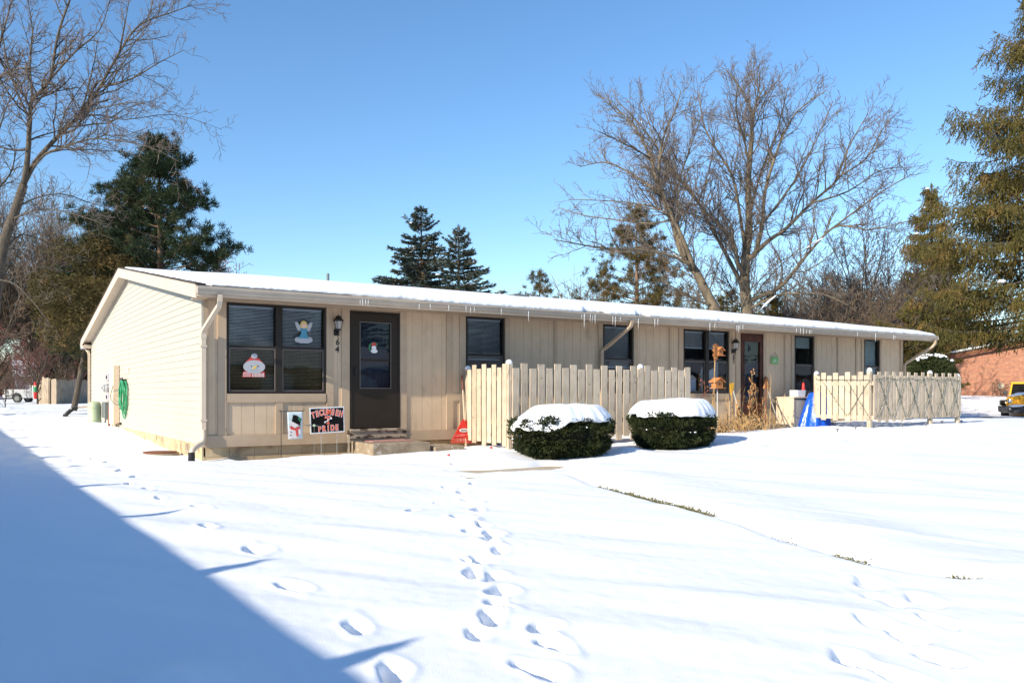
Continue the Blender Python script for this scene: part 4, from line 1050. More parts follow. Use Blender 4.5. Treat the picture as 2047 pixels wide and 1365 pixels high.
# ---- clipped yews with snow on top
def yewbush(cx, cy, a, b, zb, h, label, seed, snowfun):
    g = np.random.default_rng(seed); n = 30000
    d = thing('clipped_yew_bush', label, 'bush', (cx, cy, zb), group='two clipped yew bushes before the picket fence')
    # points on and in a superellipsoid shell
    u = g.uniform(0, 2 * np.pi, n); v = np.arcsin(g.uniform(-1, 1, n)); s = g.uniform(.62, 1.0, n) ** .5
    def sg(w, e): return np.sign(w) * np.abs(w) ** e
    cxn = sg(np.cos(v), .55) * sg(np.cos(u), .8); cyn = sg(np.cos(v), .55) * sg(np.sin(u), .8); czn = sg(np.sin(v), .55)
    lump = 1 + .16 * vnoise(u * 3.2 + seed, v * 3 + 5) + .10 * vnoise(u * 8, v * 8)
    taper = .80 + .20 * np.clip(czn * .8 + .75, 0, 1)
    P = np.stack([cx + a * cxn * s * lump * taper, cy + b * cyn * s * lump * taper, zb + h * .5 + h * .5 * czn * s * lump], 1)
    N = unit(np.stack([cxn / a, cyn / b, czn / h * 1.2], 1)); D = unit(N + g.normal(size=(n, 3)) * .55 + np.array([0, 0, .25]))
    V, F = blades(P, D, g.uniform(.035, .075, n), g.uniform(.012, .022, n)); np_mesh('foliage', V, F, 'yew', d)
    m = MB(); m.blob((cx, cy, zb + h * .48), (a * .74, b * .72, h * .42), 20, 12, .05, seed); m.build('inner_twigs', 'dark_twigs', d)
    # snow cap sheet draped on top
    nu, nv = 100, 60; U = np.linspace(-1, 1, nu); W_ = np.linspace(-1, 1, nv); uu, ww = np.meshgrid(U, W_)
    # map square to disc
    X = uu * np.sqrt(1 - ww ** 2 / 2); Y = ww * np.sqrt(1 - uu ** 2 / 2); r = np.sqrt(X ** 2 + Y ** 2); th = np.arctan2(Y, X)
    rim = 1.0 + .10 * vnoise(th * 3 + seed * 3, th * 0 + 3) + .05 * vnoise(th * 9 + seed, th * 0 + 8)
    XX = cx + a * X * rim; YY = cy + b * Y * rim
    under = zb + h * (1.10 - .16 * ss(.62, 1.0, r) - .10 * ss(.9, 1.08, r)) + .01
    t = .02 + .08 * (1 - ss(.70, 1.0, r) ** 2) + .05 * vnoise(XX * 3 + seed, YY * 3) * (1 - r) + .02 * vnoise(XX * 9, YY * 9)
    sl_, zoff = snowfun(XX, YY)
    Z1 = under + np.maximum(t, .0) + zoff; 
    drip = ss(.93, 1.0, r) * (.03 + .03 * vnoise(th * 9 + seed, th * 0 + 2) + .14 * vnoise(th * 3 + seed, th * 0 + 9))
    Z1 = Z1 - drip
    Vt = np.stack([XX.ravel(), YY.ravel(), Z1.ravel()], 1); Vb = np.stack([XX.ravel() * .97 + cx * .03, YY.ravel() * .97 + cy * .03, np.minimum(under, Z1 - .01).ravel()], 1)
    ii = np.arange(nu * nv).reshape(nv, nu); F1 = np.stack([ii[:-1, :-1], ii[:-1, 1:], ii[1:, 1:], ii[1:, :-1]], -1).reshape(-1, 4)
    F2 = F1[:, ::-1] + nu * nv
    loop = np.concatenate([ii[0, :], ii[1:, -1], ii[-1, -2::-1], ii[-2:0:-1, 0]]); l2 = np.roll(loop, -1)
    F3 = np.stack([loop, loop + nu * nv, l2 + nu * nv, l2], 1)
    np_mesh('snow_cap', np.concatenate([Vt, Vb]), np.concatenate([F1, F2, F3]), 'snow', d, smooth=True)
    m = MB(); k = 0
    while k < 7:
        uu_ = g.uniform(0, 2 * np.pi); zz_ = g.uniform(.3, .85); rr_ = 1.0
        m.blob((cx + a * .97 * math.cos(uu_), cy + b * .97 * math.sin(uu_), zb + h * zz_), (g.uniform(.008, .03), g.uniform(.008, .02), g.uniform(.006, .014)), 7, 5, .2, k); k += 1
    m.build('snow_flecks', 'snow', d, smooth=True)
    return d
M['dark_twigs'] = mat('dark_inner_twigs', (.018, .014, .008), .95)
yewbush(5.02, -2.75, .96, .60, .02, .66, 'clipped yew bush with thick snow cap, the wider one at the fence corner', 3, lambda x, y: (0, -.12 * ss(4.75, 4.35, x)))
yewbush(7.50, -2.70, .86, .62, .08, .66, 'clipped yew bush with rounded snow cap, nearer the dry stalks', 5, lambda x, y: (0, .03 * ss(7.2, 7.8, x)))
# ---- porch of the second flat
def stalk(m, x, y, z, h, lean, seed, heads=True, r=.005):
    rr = random.Random(seed); pts = []; X, Y = x, y
    for j in range(7):
        t = j / 6; pts.append((x + lean[0] * t * t + rr.uniform(-.01, .01), y + lean[1] * t * t, z + h * t))
    m.tube(pts, [r * (1 - .6 * j / 6) for j in range(7)], 4, cap=False); return pts
dr = thing('dried_perennials', 'thicket of straw coloured dead stalks before the second flat door', 'dead plants', (11.6, -1.2, .15))
m = MB(); m2 = MB(); rr = random.Random(5)
for k in range(230):
    px = rr.choice([rr.uniform(1425, 1560), rr.uniform(1430, 1510)]); y = rr.uniform(-1.75, -.5); x = onY(px, y); z0 = gz(x, y) - .03
    h = rr.uniform(.12, .42); pts = stalk(m, x, y, z0, h, (rr.uniform(-.2, .2), rr.uniform(-.15, .15)), k, r=.006)
    for q in range(3):
        b = Vector(pts[rr.randint(2, 6)]); e = b + Vector((rr.uniform(-.09, .09), rr.uniform(-.05, .05), rr.uniform(-.02, .10))); m.tube([b, e], [.004, .007], 3, cap=False)
for px, pyt, hd in ((1500, 750, 1), (1493, 780, 1), (1489, 785, 0), (1513, 785, 1), (1504, 775, 1), (1476, 798, 0), (1468, 790, 0), (1541, 750, 0), (1536, 770, 0), (1520, 800, 1), (1450, 795, 0), (1460, 800, 0), (1484, 815, 1)):
    y = -1.25 + rr.uniform(-.2, .2); x = onY(px, y); z0 = gz(x, y) - .03; zt = zY(px, pyt, y); pts = stalk(m, x + rr.uniform(-.1, .1), y, z0, zt - z0, (rr.uniform(-.1, .1), 0), px, r=.010)
    for j in range(2, 7):
        for q in range(3 if hd else 1):
            b = Vector(pts[j]); e = b + Vector((rr.uniform(-.10, .10), rr.uniform(-.04, .04), rr.uniform(.03, .16))); m.tube([b, e], [.006, .004], 3, cap=False)
            if hd: m2.blob(e, (.012, .012, .03), 5, 4, .2, j)
m.build('stalks', 'dry', dr); m2.build('seed_heads', 'dry2', dr)
pg = thing('pampas_plume', 'tall straw stalk with a reddish plume in front of the double window', 'dead plant', (onY(1428, -1.7), -1.7, .1))
y = -1.7; x = onY(1426, y); zt = zY(1431, 690, y)
MB().tube([(x, y, .05), (x + .01, y, .8), (onY(1429, y), y, zt - .35), (onY(1430.5, y), y, zt - .1)], [.016, .013, .010, .007], 5).tube([(x - .06, y, .05), (x - .05, y, .7), (onY(1427, y), y, 1.2)], [.012, .01, .006], 5).build('stem', 'dry', pg)
g = np.random.default_rng(4); n = 500; t = g.uniform(0, 1, n); P = np.stack([onY(1430.5, y) + g.normal(size=n) * .012 * (1 - t), np.full(n, y) + g.normal(size=n) * .01, zt - .34 + .30 * t], 1)
V, F = blades(P, unit(np.stack([g.normal(size=n) * .45, g.normal(size=n) * .4, np.ones(n)], 1)), g.uniform(.05, .10, n), .014); np_mesh('plume', V, F, 'dry2', pg)
# dark seedhead plant at px 1408
sd_ = thing('dark_seedhead_plant', 'dead brown flower heads on a thin dark stem by the end of the near fence', 'dead plant', (onY(1410, -1.7), -1.7, .1))
m = MB(); m2 = MB(); x = onY(1411, y)
pts = stalk(m, x, y, .05, zY(1410, 765, y) - .05, (-.03, 0), 3, r=.01)
for k in range(14):
    b = Vector(pts[-1 - (k % 2)]) + Vector((0, 0, -.05 * (k % 3))); e = b + Vector((rr.uniform(-.11, .09), rr.uniform(-.05, .05), rr.uniform(-.05, .10))); m.tube([b, e], .004, 3, cap=False); m2.blob(e, (.02, .016, .018), 6, 5, .25, k)
m.build('stem', 'rust', sd_); m2.build('flower_heads', 'rust', sd_)
# bird houses
def birdhouse(px, py, w_, h_, y, label, pole, roof='gable'):
    x = onY(px, y); z = zY(px, py, y)
    d = thing('bird_house', label, 'bird house', (x, y, z), group='cedar bird houses near the double window')
    MB().prism([(x - w_/2, y - .06, z), (x + w_/2, y - .06, z), (x + w_/2, y - .06, z + h_ * .65), (x, y - .06, z + h_), (x - w_/2, y - .06, z + h_ * .65)], (0, .13, 0)).build('house_box', 'birdwood', d)
    m = MB(); m.prism([(x - w_ * .72, y - .1, z + h_ * .58), (x, y - .1, z + h_ * 1.03), (x + w_ * .72, y - .1, z + h_ * .58), (x + w_ * .72, y - .1, z + h_ * .66), (x, y - .1, z + h_ * 1.12), (x - w_ * .72, y - .1, z + h_ * .66)], (0, .21, 0)); m.build('house_roof', 'birdwood', d)
    MB().lathe((x, y - .062, z + h_ * .45), [(.018, 0), (.018, .001)], 12, axis='y').build('entrance_hole', 'black', d)
    MB().box(x - w_ * .7, x + w_ * .7, y - .1, y + .09, z - .015, z - .001).build('house_floor', 'birdwood', d)
    if pole: MB().tube([(x, y, z - .016), (x, y, gz(x, y) - .1)], .012, 6).build('pole', 'metalpole', d)
    else: MB().tube([(x, y, z + h_ * 1.1), (x, y, z + h_ * 1.6), (x, -.16, 2.5), (x, -.02, 2.5)], .004, 4).build('hanger_wire', 'bmetal', d)
birdhouse(1437, 710, .15, .17, -.55, 'upper cedar bird house hung before the right sash', False)
birdhouse(1434, 775, .22, .20, -1.0, 'lower cedar bird house on a pole at the window sill', True)
# things in the double window
def prop(name, label, cat, mb, m_): o = mb.build(name, m_, None); return tag(o, label, cat)
x = T(1397); wd = thing('white_toy_house', 'white model house standing inside the left pane of the double window', 'ornament', (x, .3, WZ0))
MB().box(T(1389), T(1405), .22, .4, WZ0 + .04, WZ0 + .33).build('house_walls', 'white', wd)
MB().prism([(T(1388), .2, WZ0 + .33), (T(1406), .2, WZ0 + .33), (T(1397), .2, WZ0 + .43)], (0, .22, 0)).build('house_roof', 'beige', wd)
x = T(1432); wp = thing('white_curtain_swag', 'white gathered curtain in the right pane of the double window', 'curtain', (x, .3, WZ0))
m = MB(); pts = [(T(1418), WZ0 + .04), (T(1452), WZ0 + .04), (T(1452), WZ0 + .9), (T(1447), WZ0 + .85), (T(1444), WZ0 + .6), (T(1430), WZ0 + .5), (T(1420), WZ0 + .62), (T(1418), WZ0 + .5)]; poly(m, pts, .26, .02); m.build('curtain_cloth', 'blind', wp)
# shovels, broom
def tool(name, label, cat, px0, py0, px1, py1, y0, y1, mt, r=.014, head=None):
    a = Vector((onY(px0, y0), y0, zY(px0, py0, y0))); b = Vector((onY(px1, y1), y1, zY(px1, py1, y1)))
    d = thing(name, label, cat, b); MB().tube([a, b], r, 8).build('handle', mt, d)
    if head: head(a, b, d)
    return d
def spade(a, b, d):
    MB().prism([a + Vector((-.07, -.01, .18)), a + Vector((.07, -.01, .20)), a + Vector((.045, 0, .02)), a + Vector((.01, 0, -.10)), a + Vector((-.02, 0, -.10)), a + Vector((-.055, 0, .0))], (0, .012, 0)).build('grip_end', 'yellow', d)
tool('yellow_grip_shovel', 'shovel standing upside down with a yellow scoop by the digits 65', 'shovel', 1463, 782, 1465, 850, -.4, -1.1, 'dry', .012, spade)
def blade(a, b, d): MB().prism([b + Vector((-.10, 0, .16)), b + Vector((.10, 0, .16)), b + Vector((.12, -.05, -.08)), b + Vector((-.12, -.05, -.08))], (0, .015, 0)).build('shovel_blade', 'bmetal', d)
tool('snow_shovel', 'snow shovel with pale handle slanting left of the rust brown door', 'shovel', 1466, 782, 1479, 828, -.10, -.6, 'metalpole', .016, blade)
def broomhead(a, b, d): MB().prism([a + Vector((-.04, -.03, -.02)), a + Vector((.05, -.03, -.02)), a + Vector((.10, -.03, -.30)), a + Vector((-.08, -.03, -.30))], (0, .05, 0)).build('bristles', 'dry2', d)
tool('upended_broom', 'reddish brown broom leaning bristles up right of the rust brown door', 'broom', 1531, 752, 1531, 845, -.12, -1.0, 'rust', .013, broomhead)
tool('aluminium_pole', 'pale aluminium pole slanting against the wall right of the rust brown door', 'pole', 1535, 780, 1555, 843, -.06, -1.15, 'metalpole', .012)
# green hanging sign
x, z = f_on(1547, 721); gs = thing('green_hanging_sign', 'small green plaque hung by a cord on the wall right of the rust brown door', 'sign', (x, -.03, z))
MB().box(x - .125, x + .125, -.035, -.023, z - .08, z + .085).build('plaque', 'signgreen', gs)
MB().tube([(x - .11, -.03, z + .085), (x, -.03, z + .20), (x + .11, -.03, z + .085)], .005, 4).build('cord', 'bmetal', gs)
m = MB(); disc(m, x, z + .0, .05, .045, -.0385, .003); disc(m, x - .08, z - .04, .016, .03, -.0385, .003, 8); disc(m, x + .09, z - .04, .016, .03, -.0385, .003, 8); m.build('plaque_motif', 'pedestal', gs)
# cabinet with tub, red pump and dark pots
y0, y1 = -.75, -.2; xa, xb = onY(1587, y0), onY(1620, y0)
cb = thing('plywood_cabinet', 'cream painted low cabinet against the wall beside the blue tarp', 'cabinet', ((xa + xb) / 2, -.5, .3))
zc = zY(1600, 793, y0)
MB().box(xa, xb, y0, y1, zc - .03, zc).box(xa + .01, xa + .03, y0 + .01, y1, .2, zc - .03).box(xa + .01, xb - .01, y1 - .02, y1, .2, zc - .03).box(xb - .03, xb - .01, y0 + .01, y1 - .02, .2, zc - .03).build('cabinet_case', 'fence', cb)
MB().box(xa + .05, xb - .05, y0 + .03, y0 + .05, .25, zc - .06).build('cabinet_door', 'ply', cb)
xt0, xt1 = onY(1586, -.5), onY(1602, -.5)
MBx = MB(); cxm = (xt0 + xt1) / 2; MBx.prism([(xt0 + .02, -.62, zc + .003), (xt1 - .02, -.62, zc + .003), (xt1, -.63, zc + .16), (xt0, -.63, zc + .16)], (0, .24, 0)); tb = MBx.build('storage_tub', 'white', None); tag(tb, 'white plastic tub on the left end of the low cabinet', 'tub')
xr_ = onY(1606, -.5); rp = thing('red_hand_pump', 'slim red cylinder standing on the low cabinet', 'pump', (xr_, -.5, zc))
MB().lathe((xr_, -.5, zc + .003), [(.04, 0), (.05, .04), (.045, .12), (.032, .30), (.022, .34)], 12).build('pump_body', 'red', rp, smooth=True)
MB().tube([(xr_, -.5, zc + .34), (xr_, -.5, zc + .42)], .008, 6).tube([(xr_ - .04, -.5, zc + .42), (xr_ + .04, -.5, zc + .42)], .01, 6).build('pump_grip', 'bmetal', rp)
for i, px in enumerate((1610, 1615, 1620)):
    xx = onY(px, -.45); o = MB().lathe((xx, -.45 - .05 * (i % 2), zc + .003), [(.035, 0), (.055, .08), (.05, .085), (.02, .07)], 10).build('flower_pot', 'elec_dk', None, smooth=True); tag(o, 'small dark pot on the low cabinet behind the blue tarp', 'pot', 'dark pots on the low cabinet')
# tarp
tpo = thing('tarp_covered_grill', 'blue tarp draped over a tall shape behind the lit picket fence', 'tarp', (14.3, -1.2, .2))
cx_, cy_ = onY(1626, -.95), -.95; z0 = .15; zt = 1.06
nu, nv = 64, 24; VV = []; 
for j in range(nv + 1):
    t = j / nv
    for i in range(nu):
        a = 2 * math.pi * i / nu; fold = 1 + .10 * t * math.sin(5 * a + 1) + .05 * t * math.sin(11 * a + 2 * t)
        rx = (.22 + .15 * t ** .6) * fold; ry = (.12 + .26 * t ** .7) * fold
        VV.append((cx_ + .16 * (1 - t) + rx * math.cos(a), cy_ + ry * math.sin(a), zt - (zt - z0 - .03 * math.sin(7 * a)) * t ** 1.1 * 1.0))
FF = [tuple(range(nu))]
for j in range(nv):
    for i in range(nu): FF.append((j*nu + i, (j+1)*nu + i, (j+1)*nu + (i+1) % nu, j*nu + (i+1) % nu))
m = MB(); m.v = VV; m.f = FF; m.build('tarp_cover', 'tarp', tpo, smooth=True)
MB().box(cx_ - .2, cx_ + .3, cy_ - .2, cy_ + .2, .15, .3).build('grill_base', 'bmetal', tpo)
# blue thing behind near fence
yb2 = -1.2; o = thing('blue_recycling_bin', 'blue bin glimpsed through the gaps of the near picket fence', 'bin', (5.5, -1.1, .1))
MB().prism([(5.15, -1.35, .08), (5.75, -1.35, .08), (5.8, -1.35, .62), (5.1, -1.35, .62)], (0, .5, 0)).build('bin_body', 'tarp', o)
MB().box(5.07, 5.83, -1.38, -.82, .62, .66).build('bin_rim', 'tarp', o)
# ---- grass showing in the trench
g = np.random.default_rng(8); Ps = []
for (ya, yb, dens) in ((TR[1][1], TR[1][1] - .5, 300), (TR[1][1] - .5, TR[2][1], 2600), (TR[2][1] - .9, TR[2][1] - 1.2, 60), (TR[3][1] + .35, TR[3][1], 260), (TR[4][1] + .10, TR[4][1] - .06, 200)):
    yy = g.uniform(yb, ya, dens); xx = trench_x(yy) + .06 * vnoise(yy * 3, yy * 0 + 4) - .03 + g.normal(size=dens) * .035
    Ps.append(np.stack([xx, yy, height(xx.copy(), yy.copy()) - .012], 1))
P = np.concatenate(Ps); n = len(P); V, F = blades(P, unit(g.normal(size=(n, 3)) * [1, 1, .2] + [0, 0, .35]), g.uniform(.03, .07, n), .008)
o = np_mesh('bare_grass', V, F, 'grass'); o['kind'] = 'stuff'; tag(o, 'strip of bare brownish grass along the edge of the snow berm', 'grass')
# leaf litter beside foundation
# ================================================================== trees
def smoothpts(pts, sub=3):
    pts = [Vector(p) for p in pts]; out = []
    for i in range(len(pts) - 1):
        p0 = pts[max(i-1, 0)]; p1 = pts[i]; p2 = pts[i+1]; p3 = pts[min(i+2, len(pts)-1)]
        for j in range(sub):
            t = j / sub; out.append(.5 * ((2*p1) + (p2-p0)*t + (2*p0-5*p1+4*p2-p3)*t*t + (3*p1-p0-3*p2+p3)*t**3))
    out.append(pts[-1]); return out
def plen(p): return sum((p[i+1] - p[i]).length for i in range(len(p) - 1))
def sample(p, t):
    f = t * (len(p) - 1); i = min(int(f), len(p) - 2); return p[i].lerp(p[i+1], f - i), (p[i+1] - p[i]).normalized()
class Twigs:
    def __init__(s): s.seg = []
    def add(s, pts, r): 
        for i in range(len(pts) - 1): s.seg.append((*pts[i], *pts[i+1], r[i], r[i+1]))
    def build(s, name, m, parent):
        S = np.array(s.seg); A = S[:, :3]; B = S[:, 3:6]; D = unit(B - A); up = np.where(np.abs(D[:, 2:3]) < .9, [[0, 0, 1.]], [[1., 0, 0]])
        U = unit(np.cross(D, up)); W_ = np.cross(D, U); V = []
        for P, r in ((A, S[:, 6:7]), (B, S[:, 7:8])):
            for k in range(3):
                th = 2 * math.pi * k / 3; V.append(P + (U * math.cos(th) + W_ * math.sin(th)) * r)
        V = np.stack(V, 1).reshape(-1, 3); n = len(S); b = np.arange(n)[:, None, None] * 6
        F = (b + np.array([[0, 1, 4, 3], [1, 2, 5, 4], [2, 0, 3, 5]])[None]).reshape(-1, 4)
        return np_mesh(name, V, F, m, parent)
def rdir(rr, t, ang, bias):
    ax = Vector((rr.gauss(0, 1), rr.gauss(0, 1), rr.gauss(0, 1))); ax = (ax - t * ax.dot(t)); ax.normalize()
    d = t * math.cos(ang) + ax * math.sin(ang); d.z += bias; return d.normalized()
def grow(rr, tw, pts, r0, r1, lvl, P):
    L = plen(pts)
    n = int(L / P['gap'][lvl] * rr.uniform(.85, 1.15)) 
    for k in range(n):
        t = P['start'][lvl] + (1 - P['start'][lvl]) * (k + rr.random()) / max(n, 1); t = min(t, .99)
        b, tg = sample(pts, t); r = r0 + (r1 - r0) * t
        ln = L * P['ratio'][lvl] * (1 - .55 * t) * rr.uniform(.5, 1.25); ln = min(max(ln, P['min'][lvl]), P['max'][lvl])
        d = rdir(rr, tg, R(rr.uniform(*P['ang'])), P['bias'])
        ns = P['ns'][lvl]; q = [b]; dd = d
        for j in range(ns):
            dd = (dd + Vector((rr.gauss(0, 1), rr.gauss(0, 1), rr.gauss(0, 1))) * P['wig'] + Vector((0, 0, P['lift']))).normalized(); q.append(q[-1] + dd * (ln / ns))
        ra = min(r * .6, P['rmax'][lvl]); rb = max(ra * .35, P['rmin'])
        ra = max(ra, P['rmin'])
        tw[lvl].add(q, [ra + (rb - ra) * j / ns for j in range(ns + 1)])
        if lvl + 1 < P['lv']: grow(rr, tw, q, ra, rb, lvl + 1, P)
BP = dict(gap=[.55, .34, .27], start=[.18, .12, .1], ratio=[.34, .42, .5], min=[.7, .35, .2], max=[3.6, 1.5, .7], ang=(28, 58), bias=.12, ns=[5, 4, 3], wig=.16, lift=.035, rmax=[.06, .025, .014], rmin=.0065, lv=3)
def baretree(name, label, limbs, base, P, seed, bark='bark', twig='twig', group=None, cat='tree', extra=None):
    d = thing(name, label, cat, base, group); rr = random.Random(seed); m = MB(); tw = [Twigs(), Twigs(), Twigs()]
    for pts, r0, r1, g_ in limbs:
        pts = smoothpts(pts, 3); n = len(pts); m.tube(pts, [r0 + (r1 - r0) * (i / (n - 1)) ** .8 for i in range(n)], 8)
        if g_: grow(rr, tw, pts, r0, r1, 0, P)
    m.build('trunk', bark, d, smooth=True)
    if tw[0].seg: tw[0].build('branches', bark, d)
    if len(tw[1].seg):
        t2 = Twigs(); t2.seg = tw[1].seg + tw[2].seg; t2.build('crown', twig, d)
    return d
# --- the big two stemmed tree behind the roof
def pxl(pts, Z, ox=1080, oy=80, s=2.2744, dz=None, seed=0):
    rr = random.Random(seed); out = []; n = len(pts)
    side = rr.uniform(-1, 1)
    for i, (a, b) in enumerate(pts):
        dep = (dz if dz is not None else side * 4.0) * (i / (n - 1)) ** 1.2
        zz_ = Z + dep; out.append(at(ox + a / s, oy + b / s, zz_))
    return out
Z = 38
Lm = []

a1 = [(935, 950), (950, 800), (945, 600), (960, 400), (965, 300), (985, 200), (1020, 130)]
for i, (pp, r0, dz) in enumerate([
    ([(945, 1660), (942, 1400), (940, 1245), (930, 1100)] + a1, .52, .5), ([(940, 960), (975, 950), (1010, 800), (1020, 650), (1060, 500), (1100, 380), (1170, 250), (1300, 150)], .19, -3), ([(940, 980), (1040, 880), (1120, 820), (1230, 700), (1370, 560), (1400, 430), (1490, 260)], .17, 3),
    ([(1370, 560), (1480, 480), (1560, 330), (1620, 260)], .06, 3.5), ([(1230, 700), (1400, 640), (1540, 540), (1650, 520)], .07, 4),
    ([(930, 1050), (900, 1000), (870, 870), (760, 750), (660, 620), (560, 480), (480, 350), (350, 200)], .17, -4), ([(925, 1120), (860, 980), (820, 900), (760, 780), (690, 640), (620, 560), (540, 440), (450, 160)], .16, 4),
    ([(935, 1180), (1010, 1150), (1090, 1110), (1170, 1010), (1230, 930), (1330, 820), (1420, 815), (1500, 830), (1700, 780)], .17, -2), ([(930, 920), (900, 700), (870, 560), (780, 400), (740, 300), (720, 140)], .12, -1),
    ([(945, 800), (1000, 560), (1080, 330), (1130, 110)], .09, 4), ([(960, 620), (930, 400), (890, 250), (900, 100)], .08, -4), ([(1330, 820), (1430, 740), (1560, 640), (1690, 560)], .07, -5), ([(1010, 800), (1150, 600), (1250, 400), (1330, 200)], .09, 2),
    ([(950, 1215), (1080, 1150), (1200, 1140), (1300, 1150), (1400, 1200)], .09, -4)]):
    P_ = pxl(pp, Z, dz=dz); Lm.append((P_, r0, .018, 1))

for pp, r0, dz in [([(850, 1400), (800, 1235), (760, 1150), (710, 1040), (640, 930), (600, 780), (545, 650), (500, 480), (430, 330), (330, 220)], .40, 1), ([(690, 1010), (600, 960), (460, 930), (280, 920), (160, 900), (60, 880)], .11, -3), ([(660, 960), (620, 840), (560, 740), (480, 710), (350, 690), (130, 680)], .10, 3),
                   ([(700, 1020), (650, 880), (590, 740), (540, 560), (560, 380), (610, 260), (640, 150)], .15, -2), ([(780, 1200), (700, 1170), (650, 1140), (560, 1080), (530, 1000)], .10, -1), ([(545, 650), (420, 560), (300, 500), (180, 520)], .08, 4), ([(500, 480), (400, 420), (260, 350)], .06, -4),
                   ([(600, 780), (500, 800), (340, 780), (200, 760), (80, 720)], .07, 2), ([(590, 740), (640, 560), (690, 400), (740, 250)], .07, 5)]:
    Lm.append((pxl(pp, Z - 3, dz=dz), r0, .016, 1))
BPm = dict(BP); BPm.update(rmin=.0075, gap=[.32, .19, .16], rmax=[.036, .016, .009])
_bz = at(1490, 785, 38)
Lm = [([Vector((q.x, q.y, q.z if q.z < 4 else 4 + (q.z - 4) * .93)) for q in a], b * .70, c, d) for a, b, c, d in Lm]
bt_ = baretree('bare_maple_tree', 'huge leafless tree with several stems rising behind the roof', Lm, at(1490, 785, Z) - Vector((0, 0, 1)), BPm, 21, 'bark_olive', 'twig')
m = MB()
for a, b in (((1212, 930), (1290, 880)), ((1000, 1232), (1075, 1160)), ((600, 958), (650, 990))):
    q = [at(1080 + a[0] / 2.2744, 80 + (a[1] - 8) / 2.2744, Z - 1.2), at(1080 + b[0] / 2.2744, 80 + (b[1] - 8) / 2.2744, Z - 1.2)]; q = [Vector((t_.x, t_.y, 4 + (t_.z - 4) * .93 + .03 if t_.z > 4 else t_.z)) for t_ in q]; m.tube(smoothpts([q[0], q[0].lerp(q[1], .5) + Vector((0, 0, .04)), q[1]]), [.01, .03, .045, .05, .04, .03, .01], 6)
m.build('snow_strip', 'snow', bt_, smooth=True)
# --- big tree at the left edge
Z = 25; Ll = []; pf = dict(ox=0, oy=0, s=2.0077)
for pp, r0, r1, dz, gg in [([(-60, 1700), (-40, 1400), (-5, 1100), (20, 960), (60, 850), (95, 740)], .22, .125, 0, 0), ([(95, 740), (110, 640), (120, 480), (130, 400), (200, 320), (230, 150), (280, 0), (320, -100)], .105, .02, -1.5, 1),
    ([(98, 730), (150, 640), (240, 540), (330, 450), (400, 350), (480, 210), (560, 100), (690, 50), (770, 20)], .10, .010, 1, 1), ([(120, 690), (180, 620), (260, 590), (350, 560), (440, 560), (600, 590), (720, 650)], .055, .008, -2, 1),
    ([(240, 540), (300, 520), (360, 460), (500, 480), (700, 460), (890, 520)], .045, .006, 2, 1), ([(400, 350), (520, 320), (640, 250), (740, 200)], .045, .007, -1, 1), ([(120, 480), (60, 350), (20, 200), (0, 60)], .05, .012, 1, 1), ([(400, 350), (480, 330), (560, 300), (700, 380)], .03, .006, 2, 1),
    ([(130, 400), (120, 260), (130, 120), (100, -60)], .05, .01, 2, 1), ([(105, 600), (40, 600), (-60, 560), (-160, 480)], .05, .01, 0, 1), ([(50, 880), (120, 850), (200, 840), (300, 860), (420, 900)], .04, .007, -2, 1), ([(20, 1000), (90, 940), (200, 980), (330, 1060)], .04, .007, 1, 1),
    ([(-100, 700), (-60, 450), (-10, 320), (60, 280), (140, 270)], .08, .015, -1, 1), ([(-60, 450), (-20, 250), (20, 100), (60, -40)], .07, .012, 1, 1), ([(330, 450), (420, 430), (540, 410), (640, 440)], .035, .006, -2, 1), ([(480, 210), (500, 100), (520, -10)], .04, .008, 0, 1), ([(-90, 900), (-30, 780), (40, 700), (60, 600), (30, 500)], .05, .01, 1, 1), ([(-80, 620), (-20, 560), (30, 420), (80, 330)], .045, .008, -2, 1), ([(10, 1010), (60, 1000), (150, 1060), (240, 1170)], .035, .007, 2, 1), ([(-20, 1120), (60, 1140), (140, 1220), (200, 1300)], .035, .007, -1, 1), ([(70, 830), (160, 790), (260, 780), (380, 820), (460, 830)], .035, .006, 2, 1), ([(200, 320), (300, 210), (400, 120), (440, 0)], .045, .008, -2, 1)]:
    Ll.append((pxl(pp, Z, dz=dz * 1.25, **pf), r0 * .85, r1 * .95, gg))
BPl = dict(BP); BPl.update(gap=[.22, .16, .15], ratio=[.34, .45, .5], min=[.5, .3, .16], max=[2.6, 1.2, .6], rmax=[.034, .015, .010], rmin=.0055, wig=.20)
b0 = at(-50, 785, Z); baretree('bare_locust_tree', 'tall leafless tree leaning in from the left edge over the gable', Ll, (b0.x, b0.y, .2), BPl, 5, 'bark', 'twig')
